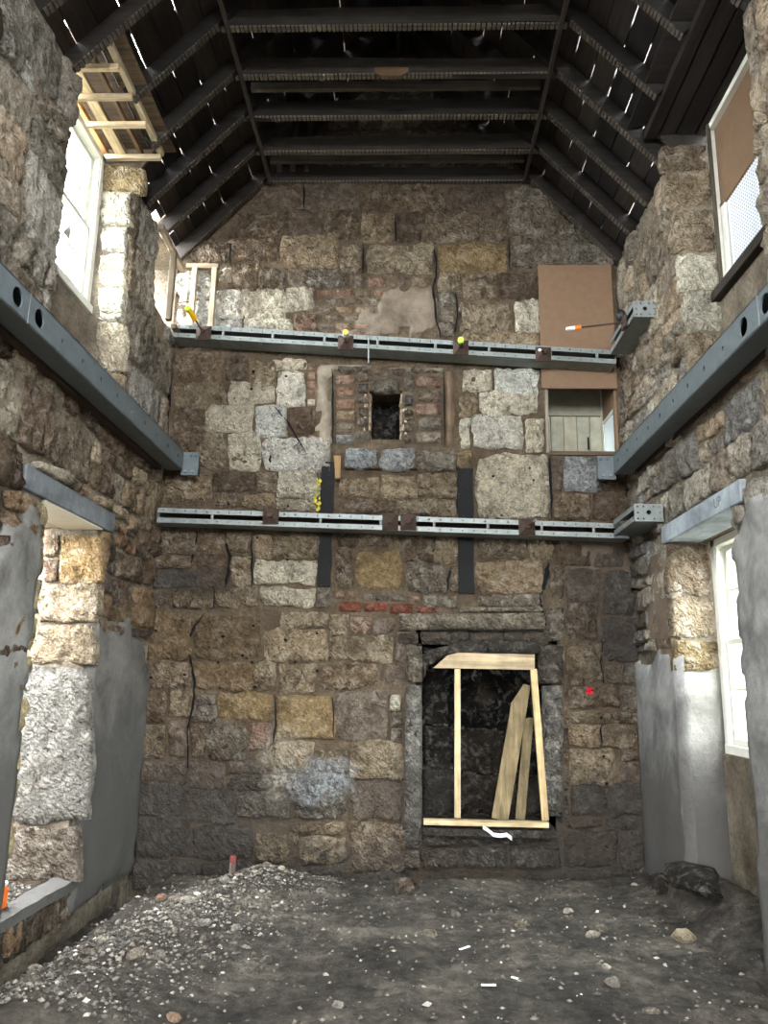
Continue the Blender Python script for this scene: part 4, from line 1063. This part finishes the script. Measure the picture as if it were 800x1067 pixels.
# ------------------------------------------------------------------ brown board, cupboard recess
o = box('brown_board', (1.305, 7.273, 4.50), (2.055, 7.291, 5.86), M['ply'], None, bev=.003, mtx=None)
tag(o, 'plain brown hardboard sheet fixed to the gable behind the upper beam', 'board')
t = tag(empty('wall_cupboard', ((CU[0] + CU[1]) / 2, YB, CU[2])), 'open wall recess lined with grey-white boards below the brown sheet', 'cupboard')
GW = (.62, .61, .54); dp = YB + .55
M['panel'] = mat_wood('painted_boards', .06, .6, 2, .1)
nb = 5
for i in range(nb):
    w = (CU[1] - CU[0]) / nb; a = CU[0] + i * w
    box('lining_board', (a + .002, dp, CU[2]), (a + w - .002, dp + .02, 4.44), M['panel'], t, vary(GW, rr, .04), bev=.004)
box('upper_lining', (CU[0], dp - .03, 4.42), (CU[1], dp, 4.92), M['panel'], t, (.55, .54, .48), bev=.004)
box('side_lining', (CU[0] - .02, YB - .02, CU[2] - .02), (CU[0] + .015, dp, CU[3]), M['panel'], t, (.50, .47, .42)); box('side_lining', (CU[0] - .02, YB + .3, CU[3]), (CU[0] + .015, dp, 4.92), M['panel'], t, (.50, .47, .42)); box('side_lining', (CU[1], YB + .5, CU[3]), (CU[1] + .02, dp, 4.92), M['panel'], t, (.50, .47, .42))
box('floor_lining', (CU[0], YB - .02, CU[2] - .04), (CU[1], dp, CU[2]), M['wood_x'], t, (.36, .30, .24)); box('top_lining', (CU[0], YB + .3, 4.92), (CU[1], dp, 4.95), M['wood_x'], t, (.45, .42, .37))
box('vent_slot', (1.88, dp - .004, 4.05), (1.90, dp + .001, 4.19), M['hole'], t, bev=0); box('vent_slot', (1.39, dp - .004, 4.05), (1.415, dp + .001, 4.17), M['hole'], t, bev=0)
for lo, hi in (((CU[0] - .1, dp + .03, CU[2] - .1), (CU[1] + .05, dp + .08, 5.02)), ((CU[0] - .1, YB + .5, CU[2] - .12), (CU[1] + .05, dp + .08, CU[2] - .05)), ((CU[0] - .1, YB + .5, 4.96), (CU[1] + .05, dp + .08, 5.02)), ((CU[0] - .1, YB + .5, CU[2] - .1), (CU[0] - .03, dp + .08, 5.02))):
    box('carcass_panel', lo, hi, M['wood'], t, (.3, .27, .22), bev=0)
box('jamb_core', (2.056, 7.315, 3.84), (2.145, 7.375, 4.42), M['mortar'], wall_back, bev=0)
# its small side window
sw = tag(empty('window_4', (CU[1], YB + .3, CU[2])), 'small pale frosted side window inside the wall cupboard', 'window', kind='structure')
box('pane', (CU[1] - .01, YB + .06, CU[2] + .02), (CU[1], YB + .46, 4.30), M['frosted'], sw, bev=0)
box('frame', (CU[1] - .02, YB + .46, CU[2]), (CU[1] + .01, dp, CU[3]), M['white'], sw); box('frame', (CU[1] - .02, YB - .0, CU[2]), (CU[1] + .01, YB + .06, CU[3]), M['ply'], sw)
box('frame', (CU[1] - .02, YB + .06, 4.30), (CU[1] + .01, YB + .46, 4.335), M['white'], sw); box('frame', (CU[1] - .02, YB + .06, 4.335), (CU[1] + .01, YB + .46, CU[3]), M['ply'], sw)

# small grate opening: sooty back and brick cheeks
for nm, lo, hi, c in (('grate_back', (NI[0] - .05, YB + .45, NI[2] - .1), (NI[1] + .05, YB + .5, NI[3] + .1), (.10, .095, .09)),):
    box(nm, lo, hi, M['brick'], wall_back, c)
PN = Plane((NI[0], YB, 0), (0, 1, 0), (0, 0, 1), (1, 0, 0)); PN2 = Plane((NI[1], YB, 0), (0, 1, 0), (0, 0, 1), (-1, 0, 0))
for i in range(6):
    z = NI[2] + .01 + i * .083; k += 2
    for P_ in (PN, PN2): stone('brick', P_, [(0, z), (.2, z), (.2, z + .075), (0, z + .075)], wall_back, vary((.80, .72, .62), rr, .12), 'brick', proud=.02, rough=.008, seed=k, corner=.05, edge=.006); k += 1
for i in range(3):
    k += 1; z = NI[2] + .05 + i * .12
    stone('brick', Plane((0, YB + .45, 0), (1, 0, 0), (0, 0, 1), (0, -1, 0)), [(NI[0] + .05, z), (NI[1] - .05, z), (NI[1] - .05, z + .1), (NI[0] + .05, z + .1)], wall_back, (.16, .14, .13), 'brick', proud=.02, rough=.012, seed=k)
# projecting whitewashed sill below the grate
t = tag(empty('stone_sill', (-.1, YB, 3.65)), 'projecting stone sill with flaking whitewash under the small grate', 'sill')
PS = Plane((0, YB - .05, 0), (1, 0, 0), (0, 0, 1), (0, -1, 0))
box('sill_bed', tuple(ony(359, 490, YB - .05) + Vector((0, 0, 0)))[:1] + (YB - .06, 3.655), (ony(476, 480, YB - .05).x, YB + .05, 3.83), M['mortar'], t, bev=.015)
for (x0, y0, x1, y1, c) in ((358, 467, 393, 487, 's'), (395, 467, 432, 488, 's'), (433, 468, 476, 490, 'g')):
    k += 1; stone('sill_stone', PS, px_quad(PS, YB - .08, x0, y0, x1, y1, .004), t, vary(C[c], rnd), 'stone', proud=.035, rough=.02, seed=k * 1.1)

# ------------------------------------------------------------------ black battens, wedge, paint mark
def batten(x0, x1, zt, zb, label, seed):
    pts = []; n = 12; bm = bmesh.new(); A = []
    for i in range(n + 1):
        z = zb + (zt - zb) * i / n
        e = .010 * n3((0, z, 0), 6., seed); f = .010 * n3((0, z, 0), 6., seed + 4)
        A.append([bm.verts.new((x0 + e, 7.285, z)), bm.verts.new((x1 + f, 7.285, z)), bm.verts.new((x1 + f, 7.34, z)), bm.verts.new((x0 + e, 7.34, z))])
    for i in range(n):
        for q in range(4): bm.faces.new((A[i][q], A[i][(q + 1) % 4], A[i + 1][(q + 1) % 4], A[i + 1][q]))
    bm.faces.new(A[0][::-1]); bm.faces.new(A[-1])
    return tag(finish(bm, 'black_batten', M['black']), label, 'batten')
a, b = ony(335, 481, 7.285), ony(350, 611, 7.285); batten(a.x, a.x + .125, a.z, b.z, 'black tarred upright batten on the gable beside the yellow paint mark', 2.)
a, b = ony(477, 488, 7.285), ony(495, 618, 7.285); batten(a.x, a.x + .15, a.z, b.z, 'black tarred upright batten on the gable below the small tan stone', 5.)
a = ony(351, 497, 7.27); bm = bmesh.new()
box_into(bm, (a.x - .035, 7.24, a.z - .02), (a.x + .035, 7.28, a.z + .21)); bm.verts.ensure_lookup_table()
bm.verts[0].co.x += .02; bm.verts[2].co.x += .02
tag(finish(bm, 'wooden_wedge', M['wood'], None, (.58, .47, .33)), 'small raw timber wedge standing beside the top of the black batten', 'wedge')
stone('stone', PB, px_quad(PB, YB - .03, 472, 470, 492, 488, .004), wall_back, (.62, .54, .42), 'rubble', proud=.05, rough=.02, seed=77.)
bm = bmesh.new(); rp2 = random.Random(4)      # yellow spray mark
for i in range(34):
    p = ony(rp2.gauss(330, 2.6), rp2.uniform(498, 531), YB - .062); r = rp2.uniform(.005, .016)
    vs = [bm.verts.new(p + Vector((r * math.cos(q) * rp2.uniform(.6, 1.2), .001 * i, r * math.sin(q) * 1.4))) for q in [j * 6.283 / 7 for j in range(7)]]
    bm.faces.new(vs)
o = finish(bm, 'paint_mark', M['paintyellow'], wall_back, recalc=False); o['label'] = 'yellow spray paint mark'; o['kind'] = 'stuff'
# put-log and joist pockets: dark square holes
for (px, py) in ((232, 663), (227, 690), (262, 690), (264, 652), (297, 667), (330, 660), (162, 657), (292, 712), (265, 716), (229, 717), (192, 703), (157, 706), (344, 685), (330, 699), (148, 734), (148, 757), (150, 786), (307, 690), (252, 683), (264, 387), (298, 392), (262, 405), (303, 499), (300, 527), (251, 449), (268, 560), (299, 583), (514, 496), (556, 500), (626, 748), (629, 788), (632, 817)):
    c = ony(px, py, YB - .05); h = rp2.uniform(.010, .018); bm = bmesh.new()
    A = [bm.verts.new(c + Vector((h * math.cos(q) * rp2.uniform(.7, 1.2), 0, h * math.sin(q) * rp2.uniform(.6, 1.1)))) for q in [j * 6.283 / 7 for j in range(7)]]; B2 = [bm.verts.new(v.co + Vector((0, .03, 0))) for v in A]
    bm.faces.new(A); [bm.faces.new((A[q], B2[q], B2[(q + 1) % 7], A[(q + 1) % 7])) for q in range(7)]
    finish(bm, 'nail_plug', M['hole'], wall_back)

def dark_joint_strip(pts, w):  # solid dark strip paints in the shaded depth of an open joint
    bm = bmesh.new(); q = []; sub = []
    for i in range(len(pts) - 1):
        for s_ in range(4): sub.append((pts[i][0] + (pts[i + 1][0] - pts[i][0]) * s_ / 4, pts[i][1] + (pts[i + 1][1] - pts[i][1]) * s_ / 4))
    sub.append(pts[-1])
    for i, (x, y) in enumerate(sub):
        ww = w * (.25 + .75 * math.sin(math.pi * i / (len(sub) - 1)) ** .5) * rp2.uniform(.5, 1.2); x += rp2.uniform(-.8, .8)
        q.append([bm.verts.new(ony(x - ww / 2, y, YB - .042)), bm.verts.new(ony(x + ww / 2, y, YB - .042)), bm.verts.new(ony(x + ww / 2, y, YB + .02)), bm.verts.new(ony(x - ww / 2, y, YB + .02))])
    for i in range(len(q) - 1):
        for e_ in range(4): bm.faces.new((q[i][e_], q[i][(e_ + 1) % 4], q[i + 1][(e_ + 1) % 4], q[i + 1][e_]))
    finish(bm, 'dark_joint_strip', M['hole'], wall_back)
for pts, w in (([(212, 640), (202, 652), (194, 672), (199, 690), (203, 712), (201, 738), (195, 762), (196, 800)], 2.6), ([(283, 456), (282, 475), (280, 490)], 2.6), ([(286, 424), (300, 440), (318, 470)], 2.4),
               ([(571, 586), (569, 600), (564, 620)], 5.), ([(563, 618), (565, 640), (570, 655)], 2.5), ([(452, 254), (455, 284), (451, 300), (454, 330), (459, 352)], 2.6), ([(475, 305), (477, 330), (473, 348)], 3.),
               ([(573, 474), (574, 500), (575, 540)], 3.), ([(262, 556), (262, 585), (262, 611)], 2.), ([(234, 556), (239, 580), (235, 612)], 3.), ([(205, 554), (202, 575), (198, 592)], 2.2), ([(223, 612), (222, 634)], 2.4),
               ([(346, 726), (348, 770)], 2.), ([(286, 724), (287, 755), (284, 775)], 2.), ([(240, 246), (239, 275)], 2.), ([(316, 191), (317, 217)], 2.), ([(412, 220), (413, 252)], 2.), ([(379, 254), (378, 284)], 2.4), ([(530, 248), (531, 283)], 2.),
               ([(627, 668), (626, 690), (629, 712)], 2.2), ([(626, 755), (627, 779)], 2.), ([(477, 487), (476, 520), (478, 540)], 2.), ([(469, 590), (465, 617)], 2.4), ([(346, 384), (347, 420), (346, 462)], 2.2), ([(462, 388), (463, 465)], 2.), ([(178, 372), (176, 410), (174, 445)], 4.5)):
    dark_joint_strip(pts, w)

# ------------------------------------------------------------------ fireplace
fp = tag(empty('stone_fireplace', (.72, YB, .0)), 'large stone fireplace with flat lintel and dark open recess', 'fireplace')
GR = (.47, .455, .43)
PFp = Plane((0, YB - .04, 0), (1, 0, 0), (0, 0, 1), (0, -1, 0))
def fstone(nm, x0, y0, x1, y1, c, pr=.05, rg=.012, P_=PFp, j=.004):
    global k
    k += 1; return stone(nm, P_, px_quad(P_, YB - .07, x0, y0, x1, y1, j, .002), fp, c, 'stone', proud=pr, rough=rg, seed=k * 1.21, corner=.03, edge=.008, back=.09)
fstone('jamb', 421, 713, 440, 885, GR); fstone('jamb', 422, 672, 441, 712, (.44, .40, .35))
fstone('jamb', 566, 714, 588, 852, GR); fstone('jamb', 562, 672, 588, 713, (.35, .32, .29))
fstone('lintel', 414, 638, 568, 657, (.52, .48, .42), .10, .010); fstone('lintel_moulding', 476, 632, 566, 638, (.54, .50, .43), .08, .004)
# arched soffit stones at the head of the opening
for (pts, c) in (([(441, 712), (441, 679), (452, 679), (446, 692)], (.30, .28, .25)), ([(446, 694), (441, 676), (474, 670), (462, 684)], (.28, .26, .23)), ([(460, 686), (470, 668), (510, 668), (508, 680)], (.25, .23, .21)), ([(508, 681), (508, 667), (565, 669), (562, 682)], (.22, .20, .18))):
    q = [PB.uv(ony(a, b, YB)) for a, b in pts]; k += 1
    q = sorted(q, key=lambda p: math.atan2(p[1] - sum(z[1] for z in q) / 4, p[0] - sum(z[0] for z in q) / 4))
    stone('arch_stone', PFp, q, fp, c, 'rubble', proud=.03, rough=.02, seed=k, corner=.05, fine=.04, back=.3)
for (x0, y0, x1, y1, c) in ((440, 863, 500, 882, 'k'), (501, 862, 574, 880, 'k'), (438, 884, 480, 906, 'd'), (482, 882, 530, 905, 'k'), (531, 882, 585, 904, 'k'), (420, 886, 438, 905, 'n')):
    fstone('hearth_stone', x0, y0, x1, y1, vary(C[c], rnd), .05, .03, j=.01)
box('hearth_slab', (FP[0], YB - .165, .30), (FP[1], YB + .62, .365), M['rubble'], fp, (.22, .205, .19), bev=.01)
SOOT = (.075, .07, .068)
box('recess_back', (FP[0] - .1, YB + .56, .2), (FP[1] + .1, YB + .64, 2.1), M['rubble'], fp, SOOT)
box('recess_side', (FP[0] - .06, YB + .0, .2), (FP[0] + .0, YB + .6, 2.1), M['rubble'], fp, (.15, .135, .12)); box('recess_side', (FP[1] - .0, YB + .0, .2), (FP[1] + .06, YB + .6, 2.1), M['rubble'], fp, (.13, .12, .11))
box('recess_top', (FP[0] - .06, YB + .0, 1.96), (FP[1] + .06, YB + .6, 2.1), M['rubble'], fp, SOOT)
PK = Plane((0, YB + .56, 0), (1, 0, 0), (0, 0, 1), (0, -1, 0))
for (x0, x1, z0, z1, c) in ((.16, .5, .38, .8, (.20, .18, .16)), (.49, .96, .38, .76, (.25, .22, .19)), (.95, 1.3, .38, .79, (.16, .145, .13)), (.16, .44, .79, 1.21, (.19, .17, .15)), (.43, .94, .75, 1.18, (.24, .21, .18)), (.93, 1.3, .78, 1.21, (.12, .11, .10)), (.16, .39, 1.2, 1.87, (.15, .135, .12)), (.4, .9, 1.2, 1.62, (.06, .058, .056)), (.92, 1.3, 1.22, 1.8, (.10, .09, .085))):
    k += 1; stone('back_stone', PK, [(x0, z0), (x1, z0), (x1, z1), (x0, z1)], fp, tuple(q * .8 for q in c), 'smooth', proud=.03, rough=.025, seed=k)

# raw timber frame standing in the mouth of the fireplace
tf = tag(empty('pine_stud_frame', (.7, YB + .0, .37)), 'raw pine stud frame standing in the mouth of the fireplace', 'timber frame')
PI = (.74, .66, .51); yf = YB - .115
q0, q1 = ony(441, 856, yf), ony(571, 859, yf)
bar('sole_plate', q0, q1, .09, .045, M['wood_x'], tf, PI)
a, b = ony(476.5, 852, yf), ony(476.5, 697, yf); bar('stud', a, b, .054, .045, M['wood'], tf, PI, up=(0, 1, 0))
a, b = ony(568, 855, yf), ony(555.5, 697, yf); bar('stud', a, b, .060, .045, M['wood'], tf, (.72, .63, .47), up=(0, 1, 0))
bm = bmesh.new(); hp = [(451, 696), (557, 698), (557, 682), (478, 680), (466, 683)]
A = [bm.verts.new(ony(x, y, yf - .03)) for x, y in hp]; B2 = [bm.verts.new(ony(x, y, yf - .03) + Vector((0, .045, 0))) for x, y in hp]
bm.faces.new(A); bm.faces.new(B2[::-1])
for i in range(5): bm.faces.new((A[i], A[(i + 1) % 5], B2[(i + 1) % 5], B2[i]))
finish(bm, 'head_board', M['wood_x'], tf, (.64, .57, .46))
def plank(p0, p1, w, label, color, cut):
    a, b = ony(p0[0], p0[1], YB + .16), ony(p1[0], p1[1], YB + .30)
    d = (b - a).normalized(); s = d.cross(Vector((0, 1, 0))).normalized(); s = s if s.x > 0 else -s; n_ = s.cross(d).normalized()
    L = (b - a).length; bm = bmesh.new()
    pr = [(-w / 2, 0), (w / 2, 0), (w / 2, L), (w / 2 - w * .45, L), (-w / 2, L - cut)]
    A = [bm.verts.new(a + s * x + d * y) for x, y in pr]; B2 = [bm.verts.new(v.co + n_ * .045) for v in A]
    bm.faces.new(A); bm.faces.new(B2[::-1])
    for i in range(5): bm.faces.new((A[i], A[(i + 1) % 5], B2[(i + 1) % 5], B2[i]))
    return tag(finish(bm, 'pine_plank', M['wood'], None, color), label, 'plank')
plank((520, 854), (544, 713), .15, 'longer raw pine plank with angled top leaning inside the fireplace', (.54, .48, .36), .2)
plank((541, 854), (550.5, 748), .085, 'shorter raw pine plank leaning inside the fireplace beside the longer one', (.49, .44, .33), .02)

# white plastic strip on the hearth
cr = [(503, 862), (508, 865), (514, 870), (521, 871), (528, 870), (533, 874)]
bm = bmesh.new(); R_ = []
for (x, y) in cr:
    p = ony(x, y, YB - .175); R_.append([bm.verts.new(p + Vector((0, dy, dz))) for dy, dz in ((-.006, -.014), (-.006, .018), (.006, .018), (.006, -.014))])
for i in range(len(R_) - 1):
    for q in range(4): bm.faces.new((R_[i][q], R_[i][(q + 1) % 4], R_[i + 1][(q + 1) % 4], R_[i + 1][q]))
bm.faces.new(R_[0][::-1]); bm.faces.new(R_[-1])
tag(finish(bm, 'plastic_strip', M['whiteplastic']), 'bent white plastic strip lying on the hearth below the timber frame', 'strip')
# red tape scrap on the wall
bm = bmesh.new(); c = ony(614, 720, YB - .07)
for i in range(4):
    a = i * .9; box_into(bm, (-.032, -.003, -.010), (.032, .003, .010), Matrix.Translation(c + Vector((0, -.006 * i, .008 * (i - 1.5)))) @ Matrix.Rotation(a, 4, 'Y') @ Matrix.Rotation(.4 * i, 4, 'X'))
tag(finish(bm, 'red_ribbon', M['red']), 'crumpled red ribbon scrap hanging on the stones beside the fireplace', 'ribbon')
# survey peg at the gable foot, orange item on the sill, small litter
p = onz(241, 926, .04); t = tag(empty('marker_peg', p), 'short timber marker peg with red tip at the gable foot', 'peg')
box('peg_shaft', (p.x - .022, p.y - .02, heap(p.x, p.y) - .05), (p.x + .022, p.y + .02, heap(p.x, p.y) + .09), M['wood'], t, (.42, .36, .32)); box('peg_tip', (p.x - .023, p.y - .021, heap(p.x, p.y) + .09), (p.x + .023, p.y + .021, heap(p.x, p.y) + .135), M['wood'], t, (.48, .24, .23))
p = onx(0, 950, -2.55); bm = bmesh.new()
t = tag(empty('orange_barrier_foot', p), 'orange plastic block cut by the picture edge on the doorway sill', 'block')
box('orange_body', (p.x - .05, p.y - .12, .16), (p.x + .03, p.y + .03, .30), M['orange'], t, bev=.012); box('orange_lid', (p.x - .045, p.y - .11, .30), (p.x + .025, p.y + .02, .335), M['whiteplastic'], t, bev=.01)
for (px, py, l, a, lab) in ((509, 1030, .04, .05, 'small white label scrap lying on the earth floor'), (484, 987, .045, .8, 'thin white sliver of wood lying on the earth floor'), (536, 1017, .02, -.6, 'tiny white paper scrap near the white label scrap')):
    p = onz(px, py, .01); bm = bmesh.new()
    box_into(bm, (-l, -.009, 0), (l, .009, .005), Matrix.Translation((p.x, p.y, heap(p.x, p.y) + .006)) @ Matrix.Rotation(a, 4, 'Z'))
    tag(finish(bm, 'white_scrap', M['whiteplastic']), lab, 'scrap')

# ------------------------------------------------------------------ doorway sill and bed of rubble
t = tag(empty('doorway_sill', (XL, 5.5, .0)), 'low broken sill wall with concrete top below the open doorway', 'sill')
bm = bmesh.new(); n = 14; A = []
for i in range(n + 1):
    y = 4.7 + i * (6.12 - 4.7) / n; e = .014 * n3((0, y, 0), 5., 3); h = .012 * n3((0, y, 0), 7., 5)
    A.append([bm.verts.new(p) for p in ((XL - .10, y, .10), (XL + .045 + e, y, .095 + h), (XL + .05 + e * 1.4, y, .165 + h), (XL - .09 - e, y, .185 + h))])
for i in range(n):
    for q in range(4): bm.faces.new((A[i][q], A[i][(q + 1) % 4], A[i + 1][(q + 1) % 4], A[i + 1][q]))
bm.faces.new(A[0][::-1]); bm.faces.new(A[-1])
finish(bm, 'concrete_cope', M['concrete'], t, (.47, .475, .47))
for i in range(6):
    y = 4.6 + i * .25; k += 1
    stone('sill_stone', PL, [(y, -.12), (y + .24, -.12), (y + .24, .09), (y, .09)], t, vary((.40, .36, .31), rnd), 'rubble', proud=.03, rough=.02, seed=k)
box('rubble_bed', (XL - .62, 4.93, -.1), (XL - .08, 5.94, .135), M['dirt'], t, bev=.01)
